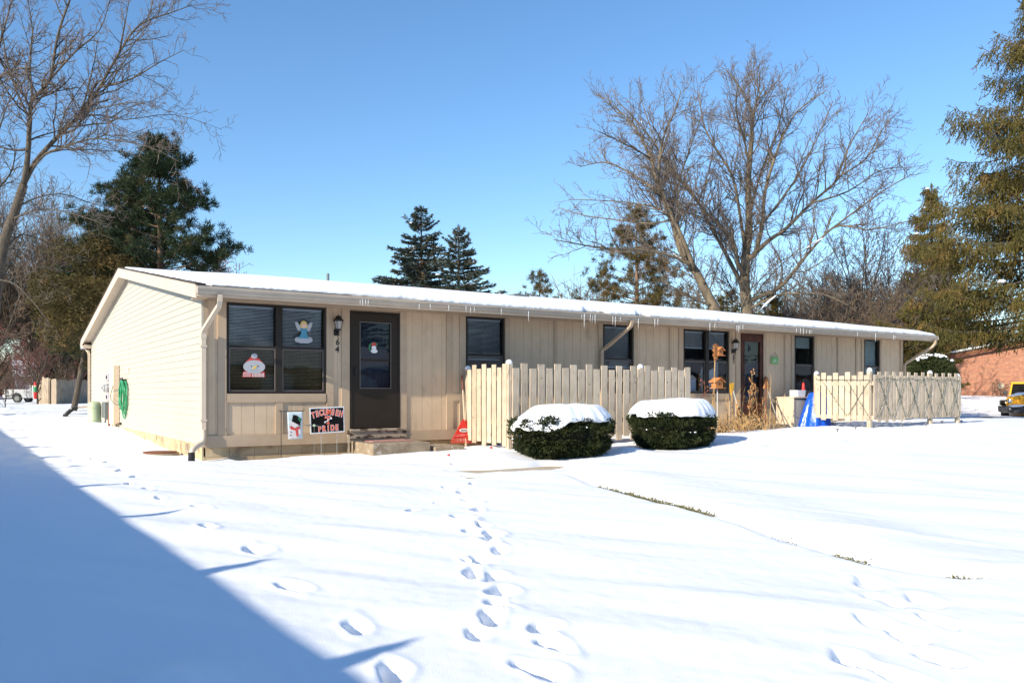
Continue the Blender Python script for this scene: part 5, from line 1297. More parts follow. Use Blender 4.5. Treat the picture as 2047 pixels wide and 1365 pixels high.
# --- generic bare trees (prototypes then copies)
def auto_tree(name, label, x, y, z, h, spread, seed, bark, twig, group=None, low=.15, n=9, P=None, dens=1):
    rr = random.Random(seed); b = Vector((x, y, z - .3)); th = h * low; limbs = [([b, b + Vector((rr.uniform(-.1, .1), rr.uniform(-.1, .1), th * .5)), b + Vector((0, 0, th + .3)), b + Vector((rr.uniform(-.3, .3), rr.uniform(-.3, .3), th + h * .22)), b + Vector((rr.uniform(-.5, .5), rr.uniform(-.5, .5), h * .80))], h * .0155, .012, 1)]
    s = b + Vector((0, 0, th + .2))
    for k in range(n):
        a = 2 * math.pi * (k + rr.random() * .7) / n; q = rr.uniform(.25, 1) if k > 1 else .15; e = Vector((math.cos(a) * spread * q, math.sin(a) * spread * q, (h - th) * (1.0 - .45 * q * q) * rr.uniform(.85, 1)))
        s_ = s + Vector((0, 0, rr.uniform(-.25, .5) * th)); limbs.append(([s_, s + Vector((e.x * .25, e.y * .25, e.z * .35)) + Vector((rr.gauss(0, .15), rr.gauss(0, .15), 0)), s + Vector((e.x * .62, e.y * .62, e.z * .7)) + Vector((rr.gauss(0, .2), rr.gauss(0, .2), 0)), s + e], h * .0062, .010, 1))
    Q = dict(BP); Q.update(gap=[.36 / dens, .27 / dens, .26 / dens], rmin=.011, ratio=[.36, .42, .5])
    if P: Q.update(P)
    return baretree(name, label, limbs, (x, y, z), Q, seed, bark, twig, group)
def place(src, px, Z, z, s, rz, label, name=None):
    c = copy_tree(src); p = at(px, 785, Z); c.location = (p.x, p.y, z); c.scale = (s, s, s); c.rotation_euler = (0, 0, rz); c['label'] = label
    return c
p = at(1725, 785, 45); gT = 'leafless trees in the thicket behind the building'
t1 = auto_tree('bare_tree', 'leafless grey tree next to the left of the tall spruces, its fine crown the densest', p.x, p.y, .3, 11.3, 4.2, 31, 'bark', 'twig', gT, n=12)
p = at(1610, 785, 50); t2 = auto_tree('bare_tree', 'low brown leafless tree between the big stems and the brushy thicket', p.x, p.y, .3, 8.2, 3.8, 32, 'bark', 'twig_warm', gT, n=11)
place(t1, 1795, 50, .3, .92, 2.0, 'leafless tree whose top shows just left of the narrow dark spruce')
place(t2, 1680, 40, .3, .80, 1.1, 'short bushy leafless tree right behind the roof edge, below the dense crown')
place(t2, 1760, 39, .3, .72, 2.6, 'lowest leafless tree behind the roof next to the far downspout')
place(t2, 1560, 56, .3, .95, 3.9, 'leafless brown tree seen between the big trunk and the snowy limb')
place(t1, 1660, 60, .3, 1.0, 4.4, 'leafless grey tree farthest back behind the thicket')
place(t2, 1370, 58, .3, .95, 5.2, 'leafless brown tree behind the leaning stem')
place(t2, 1110, 62, .3, .98, .6, 'small leafless tree beside the short brown shrub tree')
place(t2, 1050, 54, .3, .72, 3.3, 'low twiggy tree left of the short brown shrub tree')
place(t2, 1140, 56, .3, .74, 4.3, 'low twiggy tree between the shrub tree and the thin pine')
place(t2, 530, 80, .3, 1.36, .6, 'distant leafless tree whose tips show over the roof near the pine')
gL = 'leafless trees at the left edge of the picture'
p = at(-25, 785, 60); t3 = auto_tree('bare_tree', 'dense brown leafless tree behind the leaning trunk at the left edge', p.x, p.y, .3, 17.0, 7.0, 33, 'bark', 'twig_warm', gL, n=15, dens=.95, low=.12)
p = at(75, 785, 55); t4 = auto_tree('crabapple_tree', 'reddish leafless crabapple behind the plank fence', p.x, p.y, .25, 5.6, 4.2, 34, 'bark', 'twig_red', None, low=.2, n=11)
place(t3, -90, 62, .3, .8, 2.2, 'leafless tree cut by the left edge behind the tall locust')
place(t3, 120, 63, .3, .78, 4.0, 'leafless tree between the locust and the pine')
place(t3, 225, 60, .3, .68, 5.4, 'leafless brown tree close behind the roof peak')
p = at(425, 785, 46); t5 = auto_tree('berry_tree', 'leafless tree with red berries in front of the pine', p.x, p.y, .3, 8.5, 3.4, 35, 'bark', 'twig_red', None, n=9)
g = np.random.default_rng(3); n = 1500; a = g.uniform(0, 2*np.pi, n); r_ = g.uniform(0, 3.2, n); P = np.stack([p.x + r_ * np.cos(a), p.y + r_ * np.sin(a), .3 + 8.4 - r_ * r_ * .28 - g.uniform(0, 2.4, n)], 1)
V, F = blades(P, unit(g.normal(size=(n, 3))), .09, .08); np_mesh('berries', V, F, 'berry', t5)
place(t4, -10, 84, .0, 1.1, 1.0, 'reddish leafless tree beyond the white pickup at the left edge')
place(t4, 40, 90, .0, .8, 2.0, 'low reddish leafless tree above the white pickup cab')
place(t4, 120, 75, .1, .9, 3.0, 'reddish leafless tree behind the right end of the plank fence')
for px, Z_, s_, rz, lb in ((1195, 52, .72, .4, 'leafless tree at the left foot of the thin pine'), (1300, 56, .84, 1.9, 'leafless tree whose twigs mesh with the thin pine'), (1400, 60, .95, 3.3, 'leafless tree between the leaning stem and the olive barked trunk'), (1475, 52, .80, 4.9, 'leafless tree hugging the olive barked trunk from behind'), (1560, 50, .82, .9, 'leafless tree under the low snowy limb'), (1640, 44, .70, 5.6, 'leafless tree filling the gap right of the snowy limb')):
    place(t1, px, Z_, .3, s_, rz, lb)
for px, Z_, s_, rz, lb in ((92, 66, .98, .5, 'leafless tree directly over the plank fence bay'), (105, 74, 1.0, 1.5, 'leafless tree rising behind the crabapple'), (-60, 70, 1.05, 3.1, 'tall leafless tree farthest to the left behind the pickup'), (165, 66, .78, 5.9, 'leafless tree half hidden behind the pines')):
    place(t3, px, Z_, .3, s_, rz, lb)
# small shrub by the left edge
p = at(12, 785, 37); q = auto_tree('twiggy_shrub', 'small brown twiggy shrub in the snow at the left edge', p.x, p.y, .25, 1.75, .7, 36, 'bark', 'twig_warm', None, low=.35, n=8, P=dict(gap=[.2, .16, .15], min=[.2, .12, .1], rmin=.006, max=[.7, .4, .2]))
p = at(150, 824, 31)
# --- conifers
def conifer(name, label, x, y, z, h, prof, seed, needles, kind='spruce', group=None, dens=1, z0=.06, trunk='bark', azf=None, snow=0, step=.34, per=6, bl=(.3, .8), bw=(.06, .11), wscale=1):
    g = np.random.default_rng(seed); d = thing(name, label, 'tree', (x, y, z), group)
    m = MB(); m.tube([(x, y, z - .3), (x + .05, y, z + h * .5), (x, y, z + h)], [h * .018, h * .011, .015], 8); 
    tw = Twigs(); PP = []; DD = []; LL = []; WW = []; sn = MB(); zz_ = z0 * h
    while zz_ < h - .15:
        fr = zz_ / h; R0 = prof(fr); k = max(3, int(per))
        for q in range(k):
            a = g.uniform(0, 2 * np.pi); r_ = R0 * g.uniform(.55, 1.12)
            if g.random() < .08: r_ *= 1.2
            if azf: r_ *= azf(a, fr)
            if r_ < .15: r_ = .15
            zb = zz_ + g.uniform(-.15, .15); n = max(4, int(r_ / .3)); pts = []
            for j in range(n + 1):
                t = j / n
                if kind == 'spruce': dz = r_ * (-.22 * t + .24 * t ** 3) + (.25 * r_ * t if fr > .8 else 0)
                elif kind == 'blue': dz = r_ * (.02 * t + .12 * t * t) + (.5 * r_ * t if fr > .85 else 0)
                else: dz = r_ * (.25 * t + .1 * t * t)
                pts.append(Vector((x + math.cos(a) * r_ * t, y + math.sin(a) * r_ * t, z + zb + dz)))
            tw.add(pts, [max(.035 * (r_ / 4) * (1 - t_ / n) + .008, .008) for t_ in range(n + 1)])
            A = np.array([tuple(p_) for p_ in pts]); c = int(r_ * 26 * dens * wscale) + 6
            if kind == 'pine':
                nt = int(r_ * 3.2 * dens) + 2
                for _ in range(nt):
                    t = .35 + .65 * g.random() ** .7; f = t * n; i = min(int(f), n - 1); b = A[i] + (A[i+1] - A[i]) * (f - i) + g.normal(size=3) * [.28, .28, .16] * (.6 + r_ * .15)
                    nb = 40; dd = unit(g.normal(size=(nb, 3)) * .75 + [math.cos(a) * .35, math.sin(a) * .35, .65]); PP.append(b + g.normal(size=(nb, 3)) * .05); DD.append(dd); LL.append(g.uniform(.14, .30, nb)); WW.append(np.full(nb, .022))
            else:
                t = .15 + .85 * g.random(c) ** .8; f = t * n; i = np.minimum(f.astype(int), n - 1); b = A[i] + (A[i+1] - A[i]) * (f - i)[:, None]
                side = np.array([-math.sin(a), math.cos(a), 0]); w_ = (.10 + .34 * r_ ** .5 * (1 - t * .75)) * g.uniform(-1, 1, c)
                b = b + side * w_[:, None]
                out = np.array([math.cos(a), math.sin(a), 0])
                if kind == 'spruce': dd = unit(out * .30 + side * (np.sign(w_) * .25)[:, None] + np.stack([g.normal(size=c) * .22, g.normal(size=c) * .22, -1.0 + .55 * g.random(c)], 1))
                else: dd = unit(out * .75 + side * (np.sign(w_) * .55)[:, None] + np.stack([g.normal(size=c) * .3, g.normal(size=c) * .3, g.uniform(-.45, .35, c)], 1))
                ln_ = g.uniform(*bl, c) * (.55 + .45 * min(r_ / 2.5, 1))
                if kind == 'spruce':
                    for q5 in range(7):
                        PP.append(b + dd * (ln_ * q5 * .13)[:, None]); d5 = unit(dd + g.normal(size=(c, 3)) * .40); DD.append(d5); LL.append(ln_ * g.uniform(.14, .30, c)); WW.append(g.uniform(*bw, c))
                else: PP.append(b); DD.append(dd); LL.append(ln_); WW.append(g.uniform(*bw, c))
                # upturned tip shoots
                nb = 5; PP.append(np.repeat(A[-1:], nb, 0)); DD.append(unit(out * .8 + g.normal(size=(nb, 3)) * .35 + [0, 0, .5])); LL.append(g.uniform(.12, .3, nb)); WW.append(np.full(nb, min(bw[0], .05)))
            if snow and g.random() < snow:
                t = g.uniform(.45, .85); f = t * n; i = min(int(f), n - 1); b = A[i] + (A[i+1] - A[i]) * (f - i); w_ = g.uniform(.10, .30); sn.blob(tuple(b + [0, 0, .07]), (w_, w_ * .8, .07), 8, 5, .2, int(g.integers(99)))
        zz_ += step * (.75 + .5 * g.random())
    nb = 14; PP.append(np.tile([[x, y, z + h - .35]], (nb, 1)) + np.stack([g.normal(size=nb) * .02, g.normal(size=nb) * .02, g.uniform(0, .35, nb)], 1)); DD.append(unit(g.normal(size=(nb, 3)) * .5 + [0, 0, 1])); LL.append(np.full(nb, .3)); WW.append(np.full(nb, .05))
    m.build('trunk', trunk, d, smooth=True); tw.build('branches', trunk, d)
    V, F = blades(np.concatenate(PP), np.concatenate(DD), np.concatenate(LL), np.concatenate(WW)); o = np_mesh('crown', V, F, needles, d)
    if sn.v: sn.build('snow_clumps', 'snow', d, smooth=True)
    return d
p = at(2082, 785, 30)
conifer('norway_spruce', 'tall drooping spruce at the right edge above the yellow car', p.x, p.y, .2, 15.9, lambda f: 5.5 * (1 - f ** 1.25) ** .95 * (.62 + .38 * ss(.02, .16, f)) + .25, 51, 'spruce', 'spruce', dens=1.25, z0=.20, snow=.05, step=.31, per=5, bl=(.3, .95), bw=(.022, .04), trunk='bark', azf=lambda a, f: .72 + .42 * math.sin(f * 34) ** 2 + .18 * math.sin(a * 3))
p = at(1862, 785, 56)
conifer('norway_spruce', 'narrower drooping spruce between the thicket and the tallest spruce', p.x, p.y, .2, 14.9, lambda f: 4.1 * (1 - f ** 1.3) + .3, 52, 'spruce', 'spruce', dens=1.3, z0=.06, snow=.04, step=.36, per=6, bl=(.3, .9), bw=(.035, .06))
p = at(842, 785, 60)
conifer('blue_spruce', 'taller blue grey spruce with snow patches behind the middle of the roof', p.x, p.y, .2, 14.4, lambda f: 7.6 * (1 - f) ** 1.0 + .15, 53, 'bluespruce', 'blue', dens=2.0, z0=.4, snow=.12, step=.42, per=9, bl=(.18, .42), bw=(.05, .09))
p = at(916, 785, 57)
conifer('blue_spruce', 'shorter darker spruce right of the snow patched one', p.x, p.y, .2, 12.3, lambda f: 6.9 * (1 - f) ** 1.0 + .15, 54, 'bluespruce', 'blue', dens=2.0, z0=.4, snow=.05, step=.42, per=9, bl=(.18, .42), bw=(.05, .09))
p = at(318, 785, 33)
conifer('pine_tree', 'big dark green pine behind the roof peak', p.x, p.y, .3, 11.0, lambda f: 3.0 * (1 - max(0, f - .45) ** 1.6 * 2.3) * (.75 + .3 * f) if f < .97 else .8, 55, 'pine', 'pine', dens=2.5, z0=.2, step=.42, per=6, trunk='pinebark')
p = at(238, 785, 36)
conifer('pine_tree', 'second dark pine with the pale stem, left of the bigger one', p.x, p.y, .3, 9.9, lambda f: 2.5 * (1 - max(0, f - .5) ** 1.5 * 2.2) if f < .97 else .7, 56, 'pine', 'pine', dens=2.0, z0=.2, step=.45, per=6, trunk='pinebark')
p = at(1272, 785, 44)
conifer('sparse_pine', 'thin brownish pine in front of which bare limbs arch', p.x, p.y, .3, 10.6, lambda f: 3.9 * (1 - f ** 1.6) + .3, 57, 'pinebrown', 'pine', dens=1.0, z0=.3, step=.42, per=7, trunk='pinebark')
gC = 'dark round topped evergreens low behind the roof'
for i, (px, Z_, h, w_, lb) in enumerate(((1452, 46, 6.4, 1.8, 'dark evergreen between the two big stems'), (1535, 48, 6.6, 2.0, 'dark evergreen right of the olive barked trunk'), (1210, 50, 5.4, 1.9, 'low brownish evergreen below the thin pine'), (1335, 52, 5.2, 1.9, 'low evergreen left of the leaning stem'), (1830, 36, 4.4, 1.7, 'olive evergreen just right of the far roof end'))):
    p = at(px, 785, Z_); conifer('evergreen_tree', lb, p.x, p.y, .25, h, lambda f, w_=w_: w_ * (1 - f ** 2.2) + .2, 60 + i, 'spruce', 'blue', gC, dens=2.4, z0=.04, step=.33, per=7, bl=(.16, .36), bw=(.04, .07), snow=.02)
p = at(1078, 785, 52); conifer('shrub_tree', 'short brown green shrub tree right of the roof vent pipe', p.x, p.y, .25, 8.4, lambda f: 1.9 * (1 - f ** 3) + .2, 71, 'pinebrown', 'pine', None, dens=.8, z0=.3, step=.5, per=5)
# leaning yew like tree at the back corner of the gable
p0 = at(146, 824, 31); lt = thing('leaning_evergreen', 'evergreen on a slanting brown trunk beyond the back corner', 'tree', (p0.x, p0.y, gz(p0.x, p0.y)))
a_, b_ = at(157, 770, 31), at(166, 720, 31); MB().tube(smoothpts([p0 - Vector((0, 0, .3)), p0 + RT * .05 + Vector((0, 0, .2)), a_, b_, at(180, 640, 31), at(190, 540, 31)]), [.15, .13, .115, .11, .105, .105, .10, .10, .10, .09, .09, .08, .08, .07, .06, .05], 10).build('trunk', 'bark', lt, smooth=True)
g = np.random.default_rng(77); n = 46000; u = g.normal(size=(n, 3)); u = unit(u) * (g.random((n, 1)) ** .45); cl = at(180, 600, 31)
P = np.stack([cl.x + u[:, 0] * 2.1, cl.y + u[:, 1] * 2.1, cl.z + u[:, 2] * 2.6], 1); keep = vnoise(P[:, 0] * 1.5 + P[:, 1] * .6 + 9, P[:, 2] * 2.2) + .5 * vnoise(P[:, 1] * 1.7, P[:, 2] * 1.3 + 5) > -.02; P = P[keep]; n = len(P)
V, F = blades(P, unit(g.normal(size=(n, 3)) * .7 + [0, 0, -.2]), g.uniform(.08, .22, n), g.uniform(.018, .034, n)); np_mesh('crown', V, F, 'pinebrown', lt)
# snowy yew by the far corner
p = at(1862, 750, 27); sy = thing('snowy_shrub', 'rounded evergreen shrub carrying snow clumps over the end of the lit fence', 'shrub', (p.x, p.y, .3))
g = np.random.default_rng(78); n = 9000; u = unit(g.normal(size=(n, 3))) * (g.random((n, 1)) ** .3); P = np.stack([p.x + u[:, 0] * .85, p.y + u[:, 1] * .8, 1.35 + u[:, 2] * .95], 1); V, F = blades(P, unit(u + g.normal(size=(n, 3)) * .6), g.uniform(.08, .16, n), .035); np_mesh('foliage', V, F, 'yew', sy)
m = MB()
for k in range(46): a = rnd.uniform(0, 6.28); rr_ = rnd.uniform(.1, .8); m.blob((p.x + rr_ * math.cos(a), p.y + rr_ * math.sin(a), 1.35 + .95 * math.sqrt(max(0, 1 - rr_ ** 2)) + .0), (rnd.uniform(.03, .10), rnd.uniform(.03, .09), .04), 8, 5, .3, k)
m.build('snow_clumps', 'snow', sy, smooth=True)
# ================================================================== other buildings
def simple_building(name, label, x0, x1, y0, y1, zb, eave, ridge_along, slope, wall, rg=.5, wins=(), roofm='shingle'):
    d = thing(name, label, 'building', ((x0 + x1) / 2, (y0 + y1) / 2, zb))
    m = MB(); al = ridge_along
    if al == 'y': mid = (x0 + x1) / 2; rz = eave + slope * (x1 - x0) / 2; m.prism([(x0, y0, zb - .3), (x1, y0, zb - .3), (x1, y0, eave), (mid, y0, rz), (x0, y0, eave)], (0, y1 - y0, 0))
    else: mid = (y0 + y1) / 2; rz = eave + slope * (y1 - y0) / 2; m.prism([(x0, y0, zb - .3), (x0, y1, zb - .3), (x0, y1, eave), (x0, mid, rz), (x0, y0, eave)], (x1 - x0, 0, 0))
    m.build('walls', wall, d)
    for nm, mt_, up, th, o_ in (('roof', roofm, .01, .10, rg), ('roof_snow', 'roofsnow', .112, .11, rg - .08)):
        m = MB()
        for s in (-1, 1):
            if al == 'y':
                e = x0 - o_ if s < 0 else x1 + o_; ez = eave - slope * o_ + up
                m.prism([(e, y0 - o_, ez), (mid, y0 - o_, rz + up), (mid, y0 - o_, rz + up + th), (e, y0 - o_, ez + th)], (0, y1 - y0 + 2 * o_, 0))
            else:
                e = y0 - o_ if s < 0 else y1 + o_; ez = eave - slope * o_ + up
                m.prism([(x0 - o_, e, ez), (x0 - o_, mid, rz + up), (x0 - o_, mid, rz + up + th), (x0 - o_, e, ez + th)], (x1 - x0 + 2 * o_, 0, 0))
        m.build(nm, mt_, d)
    return d
nb_ = simple_building('neighbour_building', 'long low snowy roofed building beside the lawn, its eave shading the snow', -22, -8.10, -30, 11.6, -.3, 2.62, 'y', .157, 'vinyl', .57)
for k, yy in enumerate((-11.0, -8.75, -6.2, -3.9, -1.7, .4, 2.5, 4.6, 6.7)):
    hh = .27 + .02 * (k % 3); xx = -7.60
    MB().tube([(xx, yy, 2.66), (xx, yy + .01, 2.82), (xx - .01, yy + .03, 2.75 + hh * .6), (xx, yy + .07, 2.75 + hh)], [.10, .07, .055, .005], 8).build('shadow_spike', 'elec_dk', nb_)  # unseen stand-in spikes, shaped to cast the pointed shadows on the snow
for a in range(4): MB().box(-8.10, -8.07, -26 + a * 8.5, -24.4 + a * 8.5, .8, 2.2).build('window', 'frame', nb_)
ob_ = simple_building('opposite_building', 'brown long building across the lawn behind the viewer', 4, 84, -44, -36, -.6, 2.6, 'x', .3, 'brick', .5)
for a in range(14): MB().box(6 + a * 5.5, 8 + a * 5.5, -36.0, -35.97, .6, 2.1).build('window', 'white', ob_)
bb = simple_building('brick_building', 'orange brick building with a snowy roof behind the yellow car', 47, 66, -2.2, 14.6, .4, 3.22, 'x', .157, 'brick', .35)
MB().prism([(46.6, 14.96, 3.15), (46.6, 6.2, 4.53), (46.6, 6.2, 4.37), (46.6, 14.96, 2.99)], (.03, 0, 0)).prism([(46.6, -2.56, 3.15), (46.6, 6.2, 4.53), (46.6, 6.2, 4.37), (46.6, -2.56, 2.99)], (.03, 0, 0)).build('rake_board', 'rust', bb)
yv = onX(1994, 47) if False else 10.9
MB().lathe((47, 11.05, 1.45), [(.19, -.05), (.17, -.055), (.15, -.03), (.14, -.03), (.02, -.031)], 20, axis='x').build('round_vent', 'ply', bb)
p = at(118, 735, 110); simple_building('distant_house', 'pale house far away, seen through the branches at left', p.x - 5, p.x + 9, p.y, p.y + 9, 0, 3.2, 'x', .45, 'carwhite', .4)
# far tree line
def woods(px0, px1, Z, h, n, label, seed, mt_='twig_warm'):
    rr = random.Random(seed); tw = Twigs()
    for k in range(n):
        zc = Z + rr.uniform(0, Z * .25); p = at(rr.uniform(px0, px1), 785, zc); hh = h * rr.uniform(.5, 1) * (.8 + .4 * math.sin(p.x * .21) * math.sin(p.x * .07 + 1)); b = Vector((p.x, p.y, -.5)); s_ = rr.uniform(0, .75)
        q0 = b + Vector((0, 0, hh * s_)); e = Vector((rr.gauss(0, .3), rr.gauss(0, .3), 1)) * (hh * (1 - s_)) * rr.uniform(.3, 1)
        tw.add([q0, q0 + e * .5 + Vector((rr.gauss(0, .15), 0, 0)), q0 + e], [.05, .035, .02])
        for j in range(4): f = q0 + e * rr.uniform(.2, .9); tw.add([f, f + Vector((rr.gauss(0, .9), rr.gauss(0, .9), rr.uniform(.2, 1.1)))], [.028, .018])
    o = tw.build('far_woods', mt_, None); o['kind'] = 'stuff'; tag(o, label, 'woods')
woods(-250, 420, 105, 10, 4200, 'far brown leafless woods on the horizon at the left', 1, 'twig_red')
woods(1135, 1900, 95, 17, 15000, 'far brown leafless woods on the horizon behind the roof', 2)
woods(1700, 2500, 95, 11, 4000, 'far leafless woods behind the brick building', 3)
woods(420, 1000, 150, 7, 2500, 'far low leafless woods hidden mostly by the roof', 4)
# unseen evergreens added behind the opposite building to darken the window reflections
for k in range(14): c = copy_tree([o for o in bpy.data.objects if o.name == 'blue_spruce'][0]); c.location = (2 + k * 7.5, -50 - (k % 2) * 4, -.5); c.scale = (.85,) * 3; c.rotation_euler = (0, 0, k); c['label'] = 'unseen spruce added beyond the opposite building to darken the window reflections'; c['group'] = 'unseen spruces added behind the viewer'
# ================================================================== left distance: plank fence, pickup, ornament
pf_ = thing('plank_fence', 'weathered grey brown plank privacy fence with a jutting bay, beyond the gable', 'fence', at(120, 806, 60)); rr = random.Random(9)
def planks(pxa, pya, Za, pxb, pyb, Zb, n, H_, mt_):
    a = at(pxa, pya, Za); b = at(pxb, pyb, Zb)
    for k in range(n):
        c0 = a.lerp(b, k / n); c1 = a.lerp(b, (k + .93) / n); N = Vector((-(b - a).y, (b - a).x, 0)).normalized() * .03; zb = min(c0.z, c1.z) - .3; zt = a.lerp(b, (k + .5) / n).z + H_ + rr.uniform(-.04, .04)
        MB().prism([(c0.x, c0.y, zb), (c1.x, c1.y, zb), (c1.x, c1.y, zt), (c0.x, c0.y, zt)], N).build('plank', mt_, pf_)
planks(75, 799, 58, 85, 803, 54, 3, 1.45, 'oldwood'); planks(84, 800, 52, 97, 802, 51, 3, 1.45, 'oldwood'); planks(97, 802, 53, 112, 806, 48, 4, 1.42, 'oldwood')
planks(113, 807, 48, 142, 807, 50, 7, 1.42, 'oldwood'); planks(142, 806, 50, 185, 805, 54, 10, 1.45, 'oldwood')
planks(185, 804, 54, 260, 800, 60, 8, 1.45, 'oldwood')
orn = thing('holiday_post', 'red and green Christmas post ornament leaning at the end of the plank fence', 'ornament', at(71, 798, 52))
p = at(70.5, 797, 52)
MB().tube([(p.x, p.y, p.z - .2), (p.x, p.y, p.z + .2)], .03, 6).tube([(p.x - .1, p.y, p.z), (p.x - .14, p.y, p.z + .85)], .03, 6).build('white_prop', 'white', orn)
MB().lathe((p.x, p.y, p.z), [(.07, .0), (.12, .42)], 10).build('red_boot', 'red', orn); MB().lathe((p.x, p.y, p.z + .43), [(.12, 0), (.11, .24), (.07, .32)], 10).build('green_coat', 'green_print', orn)
MB().blob((p.x, p.y, p.z + .80), (.09, .09, .09), 8, 6).build('face', 'skin', orn); MB().lathe((p.x, p.y, p.z + .86), [(.11, 0), (.02, .24)], 8).build('red_cap', 'red', orn)
def wheel(m, c, r, w_, ax): m.lathe(c, [(r * .55, -w_/2), (r * .95, -w_/2), (r, -w_/4), (r, w_/4), (r * .95, w_/2), (r * .55, w_/2)], 20, axis=ax)
# pickup, side on, cab to the right
Zp = 74; c0 = at(8, 803, Zp); cR = RT.copy(); cR.normalize(); cF = FW.copy(); cF.normalize()
pk_ = thing('pickup_truck', 'white pickup parked beyond the left yard, partly behind the plank fence', 'pickup', at(60, 803, Zp)); zg = c0.z - .1
def LP(a, b, z): q = c0 + cR * a + cF * b; return (q.x, q.y, zg + z)
def sideprism(pts, b0, b1, name, mt_, bev=0):
    m = MB(); m.prism([LP(a, b0, z) for a, z in pts], tuple(cF * (b1 - b0))); return m.build(name, mt_, pk_, bevel=bev)
arch = [(1.62, .45)] + [(1.15 + .47 * math.cos(t), .45 + .47 * math.sin(t)) for t in np.linspace(0, math.pi, 9)] + [(.68, .45)]
sideprism([(0, .5), (0, 1.22), (5.6, 1.22), (5.75, 1.0), (5.75, .5), (5.2, .45)] + [(4.75 + .47 * math.cos(t), .45 + .47 * math.sin(t)) for t in np.linspace(0, math.pi, 9)] + arch, 0, 1.9, 'truck_body', 'carwhite', .03)
sideprism([(2.15, 1.225), (2.2, 1.85), (2.5, 1.93), (3.7, 1.93), (4.35, 1.225)], .12, 1.78, 'cab', 'carwhite', .04)
sideprism([(2.4, 1.3), (2.45, 1.8), (3.6, 1.8), (4.1, 1.3)], .105, .118, 'side_window', 'black')
sideprism([(.1, 1.222), (.1, 1.26), (2.1, 1.26), (2.1, 1.222)], 0, .05, 'bed_rail', 'black')
for a in (1.15, 4.75):
    for b in (.02, 1.7):
        m = MB(); c = Vector(LP(a, b + .1, .40)); mt_ = Matrix.Rotation(math.atan2(cF.y, cF.x), 3, 'Z')
        n0 = len(m.v); wheel(m, (0, 0, 0), .40, .22, 'x'); m.v = [tuple(c + mt_ @ Vector(v)) for v in m.v]; w = m.build('wheel', 'tyre', pk_)
        m = MB(); m.lathe((0, 0, 0), [(.22, -.12), (.20, -.10), (.05, -.115)], 14, axis='x'); m.v = [tuple(c + mt_ @ Vector(v)) for v in m.v]; m.build('rim', 'elec_dk', w)
sideprism([(.02, .5), (.02, .75), (-.12, .75), (-.12, .5)], .05, 1.85, 'rear_bumper', 'chrome')
# ---- yellow off roader, nose towards the camera
Zj = 40; j0 = at(2041, 835, Zj); fwd = (CAM - j0); fwd.z = 0; fwd.normalize(); fwd = (Matrix.Rotation(R(-8), 3, 'Z') @ fwd); sd2 = Vector((-fwd.y, fwd.x, 0)) # sd2: vehicle left-> image right
jr = -sd2 if sd2.dot(RT) < 0 else sd2
jp = thing('off_road_car', 'boxy yellow off road car with snow on its bonnet by the brick wall', 'car', j0)
zg = j0.z - .12
def J(a, b, z): q = j0 + jr * a - fwd * b; return (q.x, q.y, zg + z)
def jbox(a0, a1, b0, b1, z0, z1, name, mt_, bev=.02, par=None):
    m = MB(); m.v = [J(a0, b0, z0), J(a1, b0, z0), J(a1, b1, z0), J(a0, b1, z0), J(a0, b0, z1), J(a1, b0, z1), J(a1, b1, z1), J(a0, b1, z1)]
    m.f = [(0, 3, 2, 1), (4, 5, 6, 7), (0, 1, 5, 4), (1, 2, 6, 5), (2, 3, 7, 6), (3, 0, 4, 7)]; return m.build(name, mt_, par or jp, bevel=bev)
def jpr(pts, b0, b1, name, mt_, bev=.02, par=None):
    m = MB(); m.prism([J(a, b0, z) for a, z in pts], Vector(J(0, b1, 0)) - Vector(J(0, b0, 0))); return m.build(name, mt_, par or jp, bevel=bev)
gr_ = MB()
# grille face with seven slots: built from bars
gp = jpr([(-.62, .72), (-.66, .95), (-.58, 1.12), (-.36, 1.13), (-.36, .72)], .20, .26, 'grille', 'yellow')
jpr([(.62, .72), (.66, .95), (.58, 1.12), (.36, 1.13), (.36, .72)][::-1], .20, .26, 'grille_end', 'yellow', par=gp)
jbox(-.36, .36, .20, .26, 1.06, 1.13, 'grille_top', 'yellow', par=gp); jbox(-.36, .36, .20, .26, .70, .78, 'grille_foot', 'yellow', par=gp)
for k in range(8): a = -.36 + k * .0975; jbox(a, a + .037, .20, .255, .78, 1.06, 'grille_bar', 'yellow', .006, par=gp)
jbox(-.36, .36, .28, .30, .72, 1.1, 'radiator', 'black')
jpr([(-.66, .6), (-.68, 1.0), (-.6, 1.16), (-.4, 1.2), (.4, 1.2), (.6, 1.16), (.68, 1.0), (.66, .6)], .262, 1.65, 'bonnet', 'yellow')
m = MB(); nu, nv = 14, 12
for j in range(nv + 1):
    for i in range(nu + 1):
        a = -.66 + 1.32 * i / nu; b = .22 + 1.35 * j / nv; e = min(1, 4 * min(i / nu, 1 - i / nu)) * min(1, 5 * min((j + .15) / nv, 1)); m.v.append(J(a, b, 1.17 - .06 * abs(a / .66) ** 3 + .16 * e ** .5 + .03 * math.sin(a * 7 + b * 3)))
for j in range(nv):
    for i in range(nu): q = j * (nu + 1) + i; m.f.append((q, q + 1, q + nu + 2, q + nu + 1))
m.build('bonnet_snow', 'snow', jp, smooth=True)
jbox(-.78, .78, 1.65, 3.6, .5, 1.2, 'body_tub', 'yellow', .03)
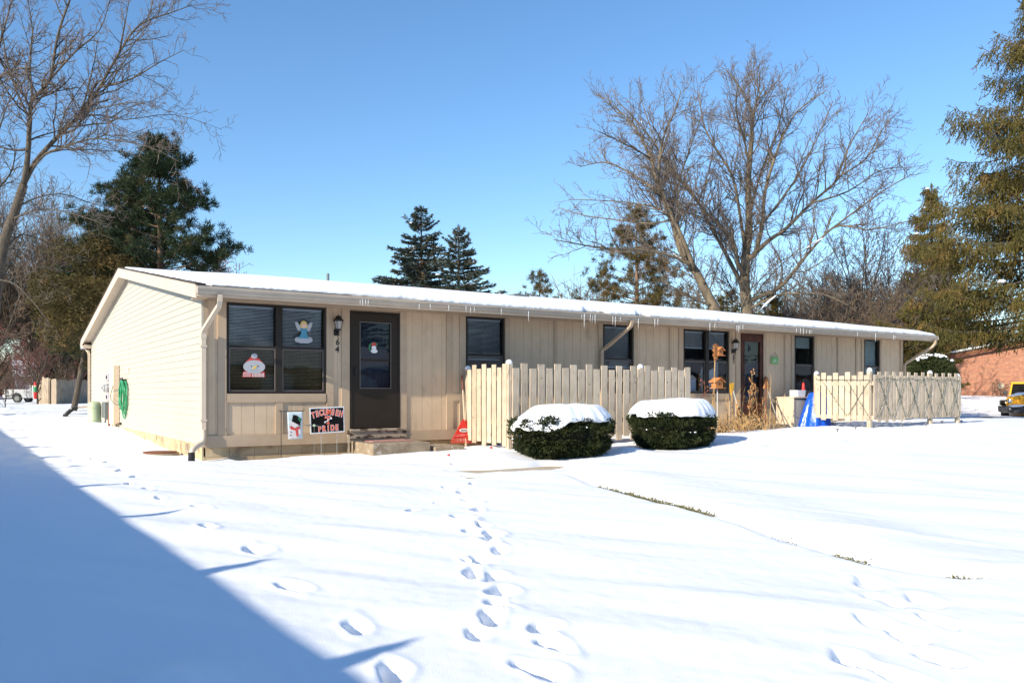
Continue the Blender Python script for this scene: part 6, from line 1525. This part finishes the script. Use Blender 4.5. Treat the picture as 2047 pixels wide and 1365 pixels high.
for s in (-1, 1):
    jpr([(s * .68, 1.2), (s * .76, 1.2), (s * .66, 1.82), (s * .58, 1.82)][::s], 1.64, 1.72, 'windscreen_pillar', 'yellow', .01)
    jpr([(s * .60, .98), (s * .94, .98), (s * .94, .72), (s * .88, .72), (s * .86, .90), (s * .60, .92)][::s], .15, 1.3, 'wheel_arch', 'carblack')
    jbox(min(s * .80, s * 1.0), max(s * .80, s * 1.0), 1.5, 1.58, 1.22, 1.44, 'door_mirror', 'carblack')
    m = MB(); c = Vector(J(s * .79, .75, .40)); mt_ = Matrix.Rotation(math.atan2(jr.y, jr.x), 3, 'Z'); wheel(m, (0, 0, 0), .40, .25, 'x'); m.v = [tuple(c + mt_ @ Vector(v)) for v in m.v]; m.build('wheel', 'tyre', jp)
    m = MB(); c = Vector(J(s * .50, .195, .93)); mt_ = Matrix.Rotation(math.atan2(fwd.y, fwd.x) + R(90), 3, 'Z'); m.lathe((0, 0, 0), [(.105, .0), (.105, -.025), (.09, -.03), (.085, -.015), (.01, -.03)], 18, axis='y'); m.v = [tuple(c + mt_ @ Vector(v)) for v in m.v]; m.build('headlight', 'chrome', jp)
    m = MB(); c = Vector(J(s * .42, -.262, .56)); m.lathe((0, 0, 0), [(.055, .0), (.055, -.02), (.01, -.02)], 14, axis='y'); m.v = [tuple(c + mt_ @ Vector(v)) for v in m.v]; m.build('fog_lamp', 'galv', jp)
jbox(-.66, .66, 1.64, 1.72, 1.78, 1.85, 'windscreen_header', 'yellow', .01); jbox(-.68, .68, 1.64, 3.6, 1.852, 1.88, 'roof', 'yellow')
jpr([(-.67, 1.2), (.67, 1.2), (.59, 1.79), (-.59, 1.79)], 1.69, 1.70, 'windscreen', 'black', 0)
jpr([(-.93, .42), (-.95, .70), (.95, .70), (.93, .42), (.7, .34), (-.7, .34)], -.26, -.02, 'front_bumper', 'carblack', .03)
m = MB(); m.blob(J(-.15, -.12, .70), (.55, .3, .07), 14, 6, .1, 3); m.build('bumper_snow', 'snow', jp, smooth=True)
jbox(-.5, .5, -.02, .2, .4, .68, 'frame_horn', 'carblack')
# tyre tracks / cleared lane
q1 = at(1935, 821, 42); struct(MB().box(30, 37.5, 6.0, 8.2, -.3, float(base_h(34, 7)) + .01).build('parking_lane', 'roadgrey'))
# small bush at the brick wall
p = at(1998, 795, 47.5); auto_tree('wall_shrub', 'small bare shrub at the foot of the brick wall', p.x, p.y, .5, 1.5, .9, 91, 'bark', 'twig_warm', None, low=.1, n=8, P=dict(gap=[.25, .2, .2], min=[.2, .15, .1], rmin=.006, max=[.8, .4, .2]))
finish()
